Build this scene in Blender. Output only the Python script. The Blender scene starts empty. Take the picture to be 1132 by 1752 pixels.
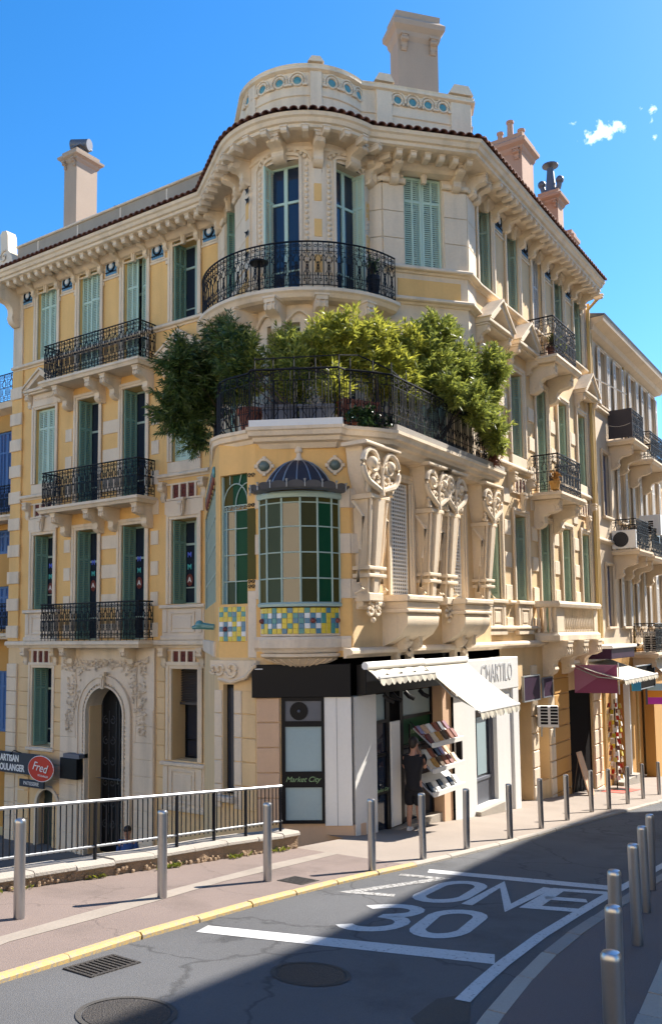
import bpy, bmesh, math, random
from mathutils import Vector, Matrix
rnd = random.Random(11)
R = math.radians
C = bpy.context.scene
COL = C.collection
# ------------------------------------------------------------------ camera, sky, sun, exposure
# World frame: X runs up the street front of the corner building, Y into the block, Z up; the lens is at the origin.
cam = bpy.data.cameras.new('camera'); cam.sensor_fit = 'HORIZONTAL'; cam.sensor_width = 36
cam.lens = 1460/1132*36; cam.shift_y = 81/1132; cam.clip_start = .05; cam.clip_end = 3000
co = bpy.data.objects.new('camera', cam); COL.objects.link(co)
Rt, Up, Bk = ((0.554905, -0.833091, -0.011557), (-0.064578, -0.056775, 0.996288), (-0.829404, -0.550215, -0.085304))
co.matrix_world = Matrix(((Rt[0], Up[0], Bk[0], 0), (Rt[1], Up[1], Bk[1], 0), (Rt[2], Up[2], Bk[2], 0), (0, 0, 0, 1)))
C.camera = co
SUN_H = (.928, -.372); SUN_EL = 42
w = bpy.data.worlds.new('World'); C.world = w; w.use_nodes = True
nt = w.node_tree; nt.nodes.clear()
sky = nt.nodes.new('ShaderNodeTexSky'); sky.sky_type = 'NISHITA'; sky.sun_disc = False
sky.sun_elevation = R(SUN_EL); sky.sun_rotation = math.atan2(SUN_H[0], SUN_H[1]); sky.ozone_density = 4.5; sky.air_density = 1.0; sky.dust_density = .3
bg = nt.nodes.new('ShaderNodeBackground'); bg.inputs[1].default_value = .15
out = nt.nodes.new('ShaderNodeOutputWorld')
# two small fair-weather clouds, fixed by direction in the sky
tc = nt.nodes.new('ShaderNodeTexCoord')
nz = nt.nodes.new('ShaderNodeTexNoise'); nz.inputs['Scale'].default_value = 75; nz.inputs['Detail'].default_value = 9; nz.inputs['Roughness'].default_value = .58
nt.links.new(tc.outputs['Generated'], nz.inputs['Vector'])
acc = None
def math_node(op, a, b=None):
    n = nt.nodes.new('ShaderNodeMath'); n.operation = op
    for i, x in enumerate((a, b)):
        if x is None: continue
        if isinstance(x, (int, float)): n.inputs[i].default_value = x
        else: nt.links.new(x, n.inputs[i])
    return n.outputs[0]
for d, ra, rb in [((.83777, .22125, .49835), .034, .016), ((.84184, .1763, .50945), .012, .014), ((.8233, .2472, .51005), .007, .006), ((.8551, .1759, .48698), .007, .006)]:
    dd = Vector(d).normalized()
    side = dd.cross(Vector((0, 0, 1))).normalized(); upv = side.cross(dd)
    def dot(v):
        n = nt.nodes.new('ShaderNodeVectorMath'); n.operation = 'DOT_PRODUCT'
        nt.links.new(tc.outputs['Generated'], n.inputs[0]); n.inputs[1].default_value = v
        return n.outputs['Value']
    a = math_node('DIVIDE', dot(side), ra); b = math_node('DIVIDE', dot(upv), rb)
    rr = math_node('SQRT', math_node('ADD', math_node('MULTIPLY', a, a), math_node('MULTIPLY', b, b)))
    m = math_node('MAXIMUM', math_node('SUBTRACT', 1.0, rr), 0.0)
    m = math_node('MULTIPLY', m, math_node('GREATER_THAN', dot(dd), 0.0))
    acc = m if acc is None else math_node('MAXIMUM', acc, m)
dens = math_node('ADD', math_node('MULTIPLY', acc, 1.0), math_node('MULTIPLY', math_node('SUBTRACT', nz.outputs['Fac'], .66), 3.0))
gate = math_node('MINIMUM', math_node('MULTIPLY', acc, 5.0), 1.0)
mk = nt.nodes.new('ShaderNodeMath'); mk.operation = 'MULTIPLY'; mk.use_clamp = True
nt.links.new(math_node('MAXIMUM', math_node('MULTIPLY', dens, .85), 0.0), mk.inputs[0]); nt.links.new(gate, mk.inputs[1])
mixc = nt.nodes.new('ShaderNodeMix'); mixc.data_type = 'RGBA'
hs = nt.nodes.new('ShaderNodeHueSaturation'); hs.inputs['Saturation'].default_value = 1.3; hs.inputs['Value'].default_value = .62
nt.links.new(sky.outputs[0], hs.inputs['Color'])
nt.links.new(mk.outputs[0], mixc.inputs['Factor']); nt.links.new(hs.outputs[0], mixc.inputs['A'])
mixc.inputs['B'].default_value = (8.2, 8.4, 8.8, 1)
nt.links.new(mixc.outputs['Result'], bg.inputs[0]); nt.links.new(bg.outputs[0], out.inputs[0])
sl = bpy.data.lights.new('sun', 'SUN'); sl.energy = 4.6; sl.angle = R(.5); sl.color = (1, .93, .83)
so = bpy.data.objects.new('sun', sl); COL.objects.link(so)
sd = Vector((SUN_H[0]*math.cos(R(SUN_EL)), SUN_H[1]*math.cos(R(SUN_EL)), math.sin(R(SUN_EL))))
so.rotation_euler = sd.to_track_quat('Z', 'Y').to_euler(); so.location = (20, -20, 40)
C.view_settings.view_transform = 'Standard'; C.view_settings.look = 'None'; C.view_settings.gamma = 1
C.view_settings.exposure = 1.5; C.view_settings.use_curve_mapping = False

# ------------------------------------------------------------------ materials
MATS = {}
def mat(name, col, rough=.8, metal=0, var=.12, scale=1.2, fine=18, fvar=.1, bump=.0, streak=0, spec=.4, island=0, emit=None):
    m = bpy.data.materials.new(name); m.use_nodes = True; MATS[name] = m
    n = m.node_tree; b = n.nodes['Principled BSDF']
    b.inputs['Roughness'].default_value = rough; b.inputs['Metallic'].default_value = metal
    b.inputs['Specular IOR Level'].default_value = spec
    g = n.nodes.new('ShaderNodeNewGeometry')
    def noise(sc, det, vec=None):
        t = n.nodes.new('ShaderNodeTexNoise'); t.inputs['Scale'].default_value = sc; t.inputs['Detail'].default_value = det
        n.links.new(vec or g.outputs['Position'], t.inputs['Vector']); return t.outputs['Fac']
    def M(op, a, c):
        t = n.nodes.new('ShaderNodeMath'); t.operation = op
        for i, x in enumerate((a, c)):
            if isinstance(x, (int, float)): t.inputs[i].default_value = x
            else: n.links.new(x, t.inputs[i])
        return t.outputs[0]
    f = M('ADD', 1 - var/2 - fvar/2, M('ADD', M('MULTIPLY', noise(scale, 5), var), M('MULTIPLY', noise(fine, 3), fvar)))
    if streak:
        mp = n.nodes.new('ShaderNodeMapping'); mp.inputs['Scale'].default_value = (2.6, 2.6, .3)
        n.links.new(g.outputs['Position'], mp.inputs['Vector'])
        s = noise(1.0, 6, mp.outputs[0])
        s = M('MULTIPLY', M('MAXIMUM', M('SUBTRACT', s, .5), 0.0), -streak*3.2)
        f = M('ADD', f, s)
    if island:
        f = M('ADD', f, M('MULTIPLY', M('SUBTRACT', g.outputs['Random Per Island'], .5), island))
    vm = n.nodes.new('ShaderNodeVectorMath'); vm.operation = 'SCALE'; vm.inputs[0].default_value = col
    n.links.new(f, vm.inputs['Scale']); n.links.new(vm.outputs[0], b.inputs['Base Color'])
    if bump:
        bp = n.nodes.new('ShaderNodeBump'); bp.inputs['Strength'].default_value = bump; bp.inputs['Distance'].default_value = .02
        n.links.new(noise(fine*2, 4), bp.inputs['Height']); n.links.new(bp.outputs[0], b.inputs['Normal'])
    if emit:
        b.inputs['Emission Color'].default_value = (*col, 1); b.inputs['Emission Strength'].default_value = emit
    return m
STONE = mat('cream_stucco', (.72, .59, .43), .85, var=.28, fvar=.16, bump=.4, streak=.3)
STONE2 = mat('grey_cream_stone', (.69, .58, .45), .85, var=.3, fvar=.16, bump=.4, streak=.28)
YEL = mat('ochre_plaster', (.75, .465, .175), .88, var=.26, fvar=.12, bump=.3, streak=.18)
YEL2 = mat('pale_ochre_plaster', (.70, .50, .275), .88, var=.28, fvar=.12, bump=.3, streak=.18)
ORN = mat('orange_plaster', (.5, .27, .075), .88, var=.16, streak=.05)
PINK = mat('rose_plaster', (.62, .42, .28), .88, var=.2, bump=.2, streak=.1)
MINT = mat('mint_painted_wood', (.44, .58, .48), .55, var=.15, scale=4, streak=.05)
GRN = mat('green_painted_wood', (.20, .33, .26), .55, var=.18, scale=4)
GRN_SUN = mat('sunlit_green_painted_wood', (.36, .45, .35), .55, var=.18, scale=4)  # paler copy of the shutter green; sunlight on the street front put into colour
FRM = mat('pale_window_paint', (.36, .47, .42), .5, var=.1)
WHT = mat('white_paint', (.72, .71, .68), .5, var=.06, streak=.03)
GLASS = mat('dark_window_glass', (.018, .026, .045), .04, var=.1, spec=.6, fvar=0)
GLASS2 = mat('pale_frosted_film', (.30, .40, .43), .2, var=.18, scale=1.1, spec=.5)
IRON = mat('black_wrought_iron', (.006, .0065, .010), .55, var=.3, spec=.2)
TERRA = mat('weathered_roof_tile', (.18, .075, .05), .85, var=.5, scale=3, bump=.4)
POTM = mat('terracotta_pot', (.26, .09, .055), .8, var=.25, scale=4)
POTG = mat('grey_planter', (.13, .14, .17), .7, var=.15)
DARK = mat('dark_interior', (.008, .007, .007), .95, var=.3, spec=.05)
BLK = mat('black_panel', (.006, .0065, .009), .4, var=.2, spec=.2)
STEEL = mat('brushed_steel', (.42, .42, .43), .34, metal=1, var=.15, scale=3, fine=60)
GALV = mat('galvanised_rail', (.36, .38, .40), .5, metal=.9, var=.15)
ZINC = mat('grey_zinc', (.115, .125, .15), .5, metal=.3, var=.25, scale=4)
SLATE = mat('dark_slate_zinc', (.035, .037, .05), .6, spec=.15, var=.3, scale=5)
REDP = mat('red_terracotta_panel', (.14, .032, .022), .7, var=.3, scale=6)
BLUET = mat('blue_glazed_tile', (.12, .27, .42), .25, var=.5, scale=12, spec=.5)
TEAL = mat('teal_glazed_disc', (.09, .25, .27), .2, var=.3, scale=6, spec=.5)
CHIM = mat('pink_render', (.42, .26, .18), .9, var=.2, bump=.2, streak=.08)
ASPH = mat('asphalt', (.094, .095, .099), .9, var=.6, scale=.55, fine=70, fvar=.5, bump=.7)
def weathered(m, scale, width, depth, stain):
    # thin cracks and broad oil and wear stains of their own shape
    n = m.node_tree; b = n.nodes['Principled BSDF']; src = b.inputs['Base Color'].links[0].from_socket; g = n.nodes.new('ShaderNodeNewGeometry')
    d = n.nodes.new('ShaderNodeTexNoise'); d.inputs['Scale'].default_value = 2.5; d.inputs['Detail'].default_value = 6; n.links.new(g.outputs['Position'], d.inputs['Vector'])
    mx = n.nodes.new('ShaderNodeMix'); mx.data_type = 'VECTOR'; mx.inputs['Factor'].default_value = .35; n.links.new(g.outputs['Position'], mx.inputs['A']); n.links.new(d.outputs['Color'], mx.inputs['B'])
    v = n.nodes.new('ShaderNodeTexVoronoi'); v.feature = 'DISTANCE_TO_EDGE'; v.inputs['Scale'].default_value = scale; n.links.new(mx.outputs['Result'], v.inputs['Vector'])
    r = n.nodes.new('ShaderNodeMapRange'); r.inputs['From Max'].default_value = width; r.inputs['To Min'].default_value = 1-depth; n.links.new(v.outputs['Distance'], r.inputs['Value'])
    s = n.nodes.new('ShaderNodeTexNoise'); s.inputs['Scale'].default_value = .9; s.inputs['Detail'].default_value = 7; s.inputs['Roughness'].default_value = .65; n.links.new(g.outputs['Position'], s.inputs['Vector'])
    q = n.nodes.new('ShaderNodeMapRange'); q.inputs['From Min'].default_value = .52; q.inputs['From Max'].default_value = .68; q.inputs['To Min'].default_value = 1; q.inputs['To Max'].default_value = 1-stain; n.links.new(s.outputs['Fac'], q.inputs['Value'])
    k = n.nodes.new('ShaderNodeMath'); k.operation = 'MULTIPLY'; n.links.new(r.outputs[0], k.inputs[0]); n.links.new(q.outputs[0], k.inputs[1])
    x = n.nodes.new('ShaderNodeVectorMath'); x.operation = 'SCALE'; n.links.new(src, x.inputs[0]); n.links.new(k.outputs[0], x.inputs['Scale']); n.links.new(x.outputs[0], b.inputs['Base Color'])
weathered(ASPH, .55, .012, .45, .3)
ASPH2 = mat('asphalt_patch', (.062, .057, .052), .9, var=.3, fine=70, fvar=.5, bump=.7)
PAVE = mat('pink_pavement', (.178, .136, .118), .9, var=.3, scale=.8, fine=55, fvar=.28, bump=.5)
weathered(PAVE, .8, .008, .3, .22)
CONC = mat('pale_concrete', (.34, .305, .26), .9, var=.25, scale=2, fine=30, fvar=.2, bump=.5)
RUBBLE = mat('rubble_stone', (.29, .2, .125), .95, var=.5, scale=5, fine=24, fvar=.4, bump=1)

def wornpaint(name, col, under, cut):
    m = mat(name, col, .8, var=.25, fine=50, fvar=.35); n = m.node_tree; b = n.nodes['Principled BSDF']; src = b.inputs['Base Color'].links[0].from_socket
    g = n.nodes.new('ShaderNodeNewGeometry'); t = n.nodes.new('ShaderNodeTexNoise'); t.inputs['Scale'].default_value = 24; t.inputs['Detail'].default_value = 12; t.inputs['Roughness'].default_value = .75
    n.links.new(g.outputs['Position'], t.inputs['Vector']); r = n.nodes.new('ShaderNodeValToRGB'); r.color_ramp.elements[0].position = cut; r.color_ramp.elements[1].position = cut+.07
    n.links.new(t.outputs['Fac'], r.inputs[0]); x = n.nodes.new('ShaderNodeMix'); x.data_type = 'RGBA'; n.links.new(r.outputs[0], x.inputs['Factor']); x.inputs['A'].default_value = (*under, 1); n.links.new(src, x.inputs['B']); n.links.new(x.outputs['Result'], b.inputs['Base Color']); return m
RPAINT = wornpaint('worn_white_road_paint', (.46, .46, .45), (.13, .125,   .12), .37)
YPAINT = wornpaint('yellow_kerb_paint', (.44, .30, .11), (.27, .235, .185), .44)
RPAINT2 = wornpaint('glare_dulled_worn_road_paint', (.36, .355, .34), (.12, .115, .108), .47)  # worn paint, toned darker to imitate sunlight washing out the Z
IRONC = mat('cast_iron_cover', (.05, .045, .042), .6, metal=.4, var=.4, fine=40, fvar=.5, bump=1)
LOWST = mat('lower_street_paving', (.16, .14, .12), .9, var=.3)
CANVAS = mat('cream_awning_canvas', (.52, .475, .385), .85, var=.14, scale=2, streak=.08)
GREYST = mat('grey_stucco', (.63, .505, .36), .88, var=.3, bump=.2, streak=.12)
SHWH = mat('off_white_shutter', (.62, .58, .52), .6, var=.15, streak=.08)
PURP = mat('purple_sign', (.035, .014, .035), .6, var=.7, scale=7, spec=.1)
MAG = mat('magenta_awning', (.24, .045, .115), .6, var=.1)
MAG2 = mat('light_magenta', (.32, .12, .2), .6, var=.08)
CYAN = mat('cyan_sign', (.05, .35, .6), .4)
ORA = mat('orange_sign', (.85, .32, .03), .45)
FUCH = mat('fuchsia_sign', (.6, .05, .5), .45)
LBLUE = mat('light_blue_sign', (.45, .66, .75), .45)
REDS = mat('red_oval_sign', (.52, .035, .015), .35, var=.1)
NAVY = mat('dark_navy_board', (.018, .026, .045), .4, var=.2)
TXTW = mat('white_lettering', (.8, .8, .78), .5, var=.02)
TXTG = mat('pale_green_lettering', (.22, .35, .18), .5, var=.05)
GRYL = mat('grey_lettering', (.50, .50, .50), .6, var=.1)
BLUS = mat('blue_shutter_paint', (.06, .13, .30), .5, var=.15)
LAV = mat('lavender_grey_shutter', (.17, .17, .24), .55, var=.12)
SKIN = mat('skin', (.42, .22, .15), .6, var=.08)
HAIR = mat('dark_hair', (.018, .013, .011), .55, var=.3, fine=120)
BCLO = mat('black_cotton', (.011, .011, .014), .9, var=.2)
BLUC = mat('blue_cotton', (.035, .08, .24), .9, var=.2)
WSHO = mat('white_canvas_shoe', (.65, .64, .62), .8, var=.1)
BARK = mat('bark', (.10, .07, .05), .9, var=.3)
REDM = mat('red_mat', (.5, .10, .07), .9)
YPIPE = mat('ochre_pipe', (.50, .34, .13), .55, var=.2)
G_GRN = mat('bottle_green_glass', (.008, .06, .028), .3, var=.4, spec=.09)
G_OLV = mat('olive_glass', (.075, .065, .016), .3, var=.4, spec=.08)
G_BRN = mat('smoky_brown_glass', (.045, .045, .014), .3, var=.4, spec=.08)
G_GRY = mat('smoky_grey_glass', (.035, .06, .038), .25, var=.4, spec=.12)
G_CLR = mat('clear_mirroring_glass', (.05, .05, .05), .02, var=0, fvar=0, spec=1.0)
G_BLU = mat('pale_blue_glass', (.16, .29, .36), .12, var=.3, scale=3, spec=.6)
T_YEL = mat('yellow_mosaic', (.62, .48, .05), .25, var=.3, scale=14, spec=.5)
T_BLU = mat('blue_mosaic', (.06, .19, .30), .25, var=.3, scale=14, spec=.5)
T_WHT = mat('white_mosaic', (.66, .68, .70), .25, var=.1, spec=.5)
T_TEA = mat('teal_mosaic', (.06, .26, .25), .25, var=.3, scale=14, spec=.5)
T_RED = mat('dark_red_boss', (.16, .035, .03), .3, var=.3, spec=.5)
def leafmat(name, col, trans=.35, isl=.9):
    m = bpy.data.materials.new(name); m.use_nodes = True; n = m.node_tree; n.nodes.clear()
    o = n.nodes.new('ShaderNodeOutputMaterial'); mx = n.nodes.new('ShaderNodeMixShader'); mx.inputs[0].default_value = trans
    a = n.nodes.new('ShaderNodeBsdfPrincipled'); a.inputs['Roughness'].default_value = .34; b = n.nodes.new('ShaderNodeBsdfTranslucent')
    g = n.nodes.new('ShaderNodeNewGeometry'); r = n.nodes.new('ShaderNodeValToRGB')
    r.color_ramp.elements[0].color = (col[0]*.55, col[1]*.6, col[2]*.6, 1); r.color_ramp.elements[1].color = (min(1, col[0]*(1+isl)), min(1, col[1]*(1+isl*.75)), col[2]*1.1, 1)
    n.links.new(g.outputs['Random Per Island'], r.inputs[0])
    n.links.new(r.outputs[0], a.inputs['Base Color']); n.links.new(r.outputs[0], b.inputs['Color'])
    n.links.new(a.outputs[0], mx.inputs[1]); n.links.new(b.outputs[0], mx.inputs[2]); n.links.new(mx.outputs[0], o.inputs[0])
    return m
LEAF_B = leafmat('bright_leaves', (.27, .30, .06), .45)
LEAF_M = leafmat('mid_green_leaves', (.20, .245, .065), .4)
LEAF_D = leafmat('dark_needles', (.065, .11, .038), .3)
LEAF_I = leafmat('ivy_leaves', (.022, .05, .018), .2)
LEAF_W = leafmat('weed_leaves', (.16, .19, .03), .3)

# ------------------------------------------------------------------ mesh builder
class MB:
    def __init__(s): s.v = []; s.f = []; s.mi = []; s.cur = 0
    def add(s, vs, fs):
        n = len(s.v); s.v += [tuple(v) for v in vs]
        for f in fs: s.f.append(tuple(i+n for i in f)); s.mi.append(s.cur)
        return s
    def box(s, x0, x1, y0, y1, z0, z1):
        return s.add([(x0,y0,z0),(x1,y0,z0),(x1,y1,z0),(x0,y1,z0),(x0,y0,z1),(x1,y0,z1),(x1,y1,z1),(x0,y1,z1)],
                     [(0,3,2,1),(4,5,6,7),(0,1,5,4),(1,2,6,5),(2,3,7,6),(3,0,4,7)])
    def cbox(s, x0, x1, y0, y1, z0, z1, c=.015):
        # box whose front (low y) edges are chamfered
        return s.add([(x0,y1,z0),(x1,y1,z0),(x1,y1,z1),(x0,y1,z1),(x0,y0+c,z0),(x1,y0+c,z0),(x1,y0+c,z1),(x0,y0+c,z1),
                      (x0+c,y0,z0+c),(x1-c,y0,z0+c),(x1-c,y0,z1-c),(x0+c,y0,z1-c)],
                     [(0,1,5,4),(1,2,6,5),(2,3,7,6),(3,0,4,7),(4,5,9,8),(5,6,10,9),(6,7,11,10),(7,4,8,11),(8,9,10,11),(0,3,2,1)])
    def quad(s, a, b, c, d): return s.add([a,b,c,d], [(0,1,2,3)])
    def prism(s, poly, y0, y1, ax='xz'):
        n = len(poly)
        if ax == 'xz': A = [(p[0],y0,p[1]) for p in poly]+[(p[0],y1,p[1]) for p in poly]
        elif ax == 'yz': A = [(y0,p[0],p[1]) for p in poly]+[(y1,p[0],p[1]) for p in poly]
        else: A = [(p[0],p[1],y0) for p in poly]+[(p[0],p[1],y1) for p in poly]
        return s.add(A, [tuple(range(n)), tuple(range(2*n-1, n-1, -1))]+[(i,(i+1)%n,(i+1)%n+n,i+n) for i in range(n)])
    def lathe(s, prof, n=12, c=(0,0,0), a0=0., a1=2*math.pi, sc=(1,1)):
        full = abs(a1-a0-2*math.pi) < 1e-6; m = n if full else n+1
        vs = [(c[0]+r*math.cos(a0+(a1-a0)*i/n)*sc[0], c[1]+r*math.sin(a0+(a1-a0)*i/n)*sc[1], c[2]+z) for r, z in prof for i in range(m)]
        fs = []
        for k in range(len(prof)-1):
            for i in range(n if full else n):
                j = (i+1) % m
                fs.append((k*m+i, k*m+j, (k+1)*m+j, (k+1)*m+i))
        return s.add(vs, fs)
    def tube(s, pts, r, n=4, closed=False):
        P = [Vector(p) for p in pts]; L = len(P); vs = []; up = Vector((0,0,1))
        for i, p in enumerate(P):
            a = P[i-1] if (i > 0 or closed) else p; b = P[(i+1) % L] if (i < L-1 or closed) else p
            t = (b-a)
            if t.length < 1e-9: t = Vector((1,0,0))
            t.normalize()
            u = t.cross(up)
            if u.length < .05: u = t.cross(Vector((0,1,0)))
            u.normalize(); v = t.cross(u); rr = r[i] if isinstance(r, (list, tuple)) else r
            for k in range(n):
                q = 2*math.pi*(k+.5)/n; vs.append(p+u*(math.cos(q)*rr)+v*(math.sin(q)*rr))
        fs = []
        for i in range(L if closed else L-1):
            j = (i+1) % L
            for k in range(n): fs.append((i*n+k, i*n+(k+1)%n, j*n+(k+1)%n, j*n+k))
        if not closed: fs += [tuple(range(n)), tuple(range((L-1)*n, L*n))]
        return s.add(vs, fs)
    def sweep(s, prof, path, closed=False):
        # prof: (d, z) with d outward (right of travel); path: xy polyline
        L = len(path); k = len(prof); vs = []
        for i in range(L):
            p = Vector(path[i][:2])
            a = Vector(path[i-1][:2]) if (i > 0 or closed) else None; b = Vector(path[(i+1) % L][:2]) if (i < L-1 or closed) else None
            d1 = (p-a).normalized() if a is not None else None; d2 = (b-p).normalized() if b is not None else None
            if d1 is None: d1 = d2
            if d2 is None: d2 = d1
            n1 = Vector((d1.y, -d1.x)); n2 = Vector((d2.y, -d2.x)); m = n1+n2
            if m.length < 1e-6: m = n1.copy()
            m.normalize(); sc = 1/max(.35, m.dot(n1)); m *= sc
            for d, z in prof: vs.append((p.x+m.x*d, p.y+m.y*d, z))
        fs = []
        for i in range(L if closed else L-1):
            j = (i+1) % L
            for q in range(k): fs.append((i*k+q, i*k+(q+1)%k, j*k+(q+1)%k, j*k+q))
        if not closed: fs += [tuple(range(k)), tuple(range((L-1)*k, L*k))]
        return s.add(vs, fs)
    def sphere(s, c, r, n=10, m=6, sc=(1,1,1)):
        prof = [(max(1e-4, r*math.sin(math.pi*i/m)), -r*math.cos(math.pi*i/m)) for i in range(m+1)]
        return s.add([(c[0]+p[0]*math.cos(2*math.pi*i/n)*sc[0], c[1]+p[0]*math.sin(2*math.pi*i/n)*sc[1], c[2]+p[1]*sc[2]) for p in prof for i in range(n)],
                     [(k*n+i, k*n+(i+1)%n, (k+1)*n+(i+1)%n, (k+1)*n+i) for k in range(m) for i in range(n)])
    def xf(s, M, frm=0):
        s.v = s.v[:frm]+[tuple(M @ Vector(v)) for v in s.v[frm:]]; return s
    def mesh(s, name, mats, smooth=False, fix=True):
        me = bpy.data.meshes.new(name); me.from_pydata(s.v, [], s.f)
        for m in (mats if isinstance(mats, (list, tuple)) else [mats]): me.materials.append(m)
        if any(s.mi): me.polygons.foreach_set('material_index', s.mi)
        if fix:
            b = bmesh.new(); b.from_mesh(me); bmesh.ops.recalc_face_normals(b, faces=b.faces); b.to_mesh(me); b.free()
        if smooth:
            me.shade_smooth(); me.set_sharp_from_angle(angle=R(42))
        me.update(); return me
WM = {}
I4 = Matrix.Identity(4)
def T(x, y, z, a=0): return Matrix.Translation((x, y, z)) @ Matrix.Rotation(R(a), 4, 'Z')
def put(name, data, parent=None, M=I4):
    o = bpy.data.objects.new(name, data); COL.objects.link(o)
    if parent is not None: o.parent = parent; o.matrix_local = WM[parent.name].inverted() @ M
    else: o.matrix_local = M
    WM[o.name] = M.copy(); return o
def obj(name, mb, m, parent=None, M=I4, smooth=False, label=None, fix=True):
    """one mesh object; mb is in the frame of M (or world metres, recentred, when M is omitted)"""
    if isinstance(mb, MB):
        if M is I4 and mb.v:
            n = len(mb.v); c = Vector((sum(v[0] for v in mb.v)/n, sum(v[1] for v in mb.v)/n, min(v[2] for v in mb.v)))
            mb.v = [(v[0]-c.x, v[1]-c.y, v[2]-c.z) for v in mb.v]; M = Matrix.Translation(c)
        mb = mb.mesh(name, m, smooth, fix)
    o = put(name, mb, parent, M)
    if label: o['label'] = label
    return o
def tag(o, label, cat, group=None, kind=None):
    o['label'] = label; o['category'] = cat
    if group: o['group'] = group
    if kind: o['kind'] = kind
    return o
def thing(name, label, cat, M=I4, group=None): return tag(put(name, None, None, M), label, cat, group)
def struct(name, mb, m, label=None):
    o = obj(name, mb, m); o['kind'] = 'structure'
    if label: o['label'] = label
    return o
def stuffpart(o): o['kind'] = 'stuff'; return o
def dup(root, M, label=None):
    def rec(o, par, MM):
        c = o.copy(); COL.objects.link(c)
        if par is not None: c.parent = par; c.matrix_local = o.matrix_local.copy()
        else: c.matrix_local = MM
        for ch in [x for x in bpy.data.objects if x.parent == o]: rec(ch, c, None)
        return c
    c = rec(root, None, M); WM[c.name] = M.copy()
    if label: c['label'] = label
    return c
CACHE = {}
def cached(key, fn):
    if key not in CACHE: CACHE[key] = fn()
    return CACHE[key]
def textmesh(txt, size, ext=.004, shear=0, spacing=1, align='CENTER', offset=0):
    cu = bpy.data.curves.new('lettering', 'FONT'); cu.body = txt; cu.size = size; cu.extrude = ext; cu.shear = shear; cu.space_character = spacing
    cu.align_x = align; cu.align_y = 'CENTER'; cu.offset = offset; cu.resolution_u = 3
    o = bpy.data.objects.new('lettering', cu); COL.objects.link(o)
    me = bpy.data.meshes.new_from_object(o.evaluated_get(bpy.context.evaluated_depsgraph_get()))
    bpy.data.objects.remove(o); bpy.data.curves.remove(cu)
    me.transform(Matrix.Rotation(R(90), 4, 'X'))      # stands in the xz plane, reads along +x, faces -y
    return me
def lettering(txt, size, m, parent, M, **k):
    me = textmesh(txt, size, **k); me.materials.clear(); me.materials.append(m); me.name = 'lettering'
    return put('lettering', me, parent, M)
def arc(cx, cy, r, a0, a1, n): return [(cx+r*math.cos(R(a0+(a1-a0)*i/n)), cy+r*math.sin(R(a0+(a1-a0)*i/n))) for i in range(n+1)]
def spiral(cx, cz, r0, r1, a0, a1, n=9): return [(cx+(r0+(r1-r0)*i/n)*math.cos(R(a0+(a1-a0)*i/n)), cz+(r0+(r1-r0)*i/n)*math.sin(R(a0+(a1-a0)*i/n))) for i in range(n+1)]
GZ = lambda x, y: -2.247-.1013*x-.0068*y          # the street falls 10 per cent along X

# ================================================================== ground, street, pavements
gm = MB()
gx = [-400, -45, 70, 900]
def gzc(x): return GZ(min(max(x, -45), 70), 4)-.13
for a, b in zip(gx, gx[1:]):
    gm.quad((a, -400, gzc(a)), (b, -400, gzc(b)), (b, 8.6, gzc(b)), (a, 8.6, gzc(a)))
for a, b in zip([-400, 17.3, 70], [17.3, 70, 900]):
    zz = -6.4 if a < 0 else gzc(b)
    za = -6.4 if a < 0 else gzc(a)
    gm.quad((a, 8.6, za), (b, 8.6, zz), (b, 500, zz), (a, 500, za))
gm.quad((-400, 8.6, gzc(-400)), (17.3, 8.6, gzc(17.3)), (17.3, 8.6, -6.4), (-400, 8.6, -6.4))
struct('ground', gm, mat('pale_ground', (.34, .31, .27), .9, var=.3))
lm = MB(); lm.quad((-60, 8.75, -6.3), (17.25, 8.75, -6.3), (17.25, 120, -6.3), (-60, 120, -6.3))
struct('lower_street', lm, LOWST)
KL = [(-12, 6.0), (0, 6.1), (4.12, 6.18), (5.06, 6.24), (6.0, 6.32), (7.9, 6.38), (9.2, 6.39), (10.53, 6.32), (12.39, 6.17), (15.7, 6.08), (19.2, 6.05), (26.1, 5.98), (60, 5.8)]
KR = [(-12, -.9), (0, 1.0), (3, 2.0), (5.41, 2.67), (6.0, 2.78), (6.76, 2.9), (7.8, 3.05), (8.8, 3.12), (10, 3.16), (12, 3.2), (60, 3.1)]
def at(P, x):
    for a, b in zip(P, P[1:]):
        if a[0] <= x <= b[0]: return a[1]+(b[1]-a[1])*(x-a[0])/(b[0]-a[0])
    return P[-1][1]
RD_ = -.05                                            # carriageway below the pavements
def strip(fa, fb, x0, x1, dz, n, ny=1):
    m = MB(); q = []
    for i in range(n+1):
        x = x0+(x1-x0)*i/n; a, b = fa(x), fb(x)
        for j in range(ny+1):
            y = a+(b-a)*j/ny; q.append((x, y, GZ(x, y)+dz))
    k = ny+1
    m.add(q, [(i*k+j, (i+1)*k+j, (i+1)*k+j+1, i*k+j+1) for i in range(n) for j in range(ny)]); return m
road = struct('road', strip(lambda x: at(KR, x), lambda x: at(KL, x), -12, 60, RD_, 90), ASPH)
WALL = lambda x: 8.8-(x-6.28)*.1076                    # street face of the low parapet wall
def pav_out(x): return (WALL(x)+.05) if x < 11.42 else (8.6 if x < 12.6 else 9.2)
struct('pavement', strip(lambda x: at(KL, x)+.085, lambda x: WALL(x)+.05, -12, 11.42, 0, 60), PAVE)
pv2 = struct('pavement', strip(lambda x: at(KL, x)+.085, lambda x: 8.35 if x < 12.9 else 9.3, 11.42, 60, 0, 200), mat('pale_worn_pavement', (.255, .213, .178), .9, var=.4, scale=.9, fine=45, fvar=.25, bump=.5))
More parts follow.
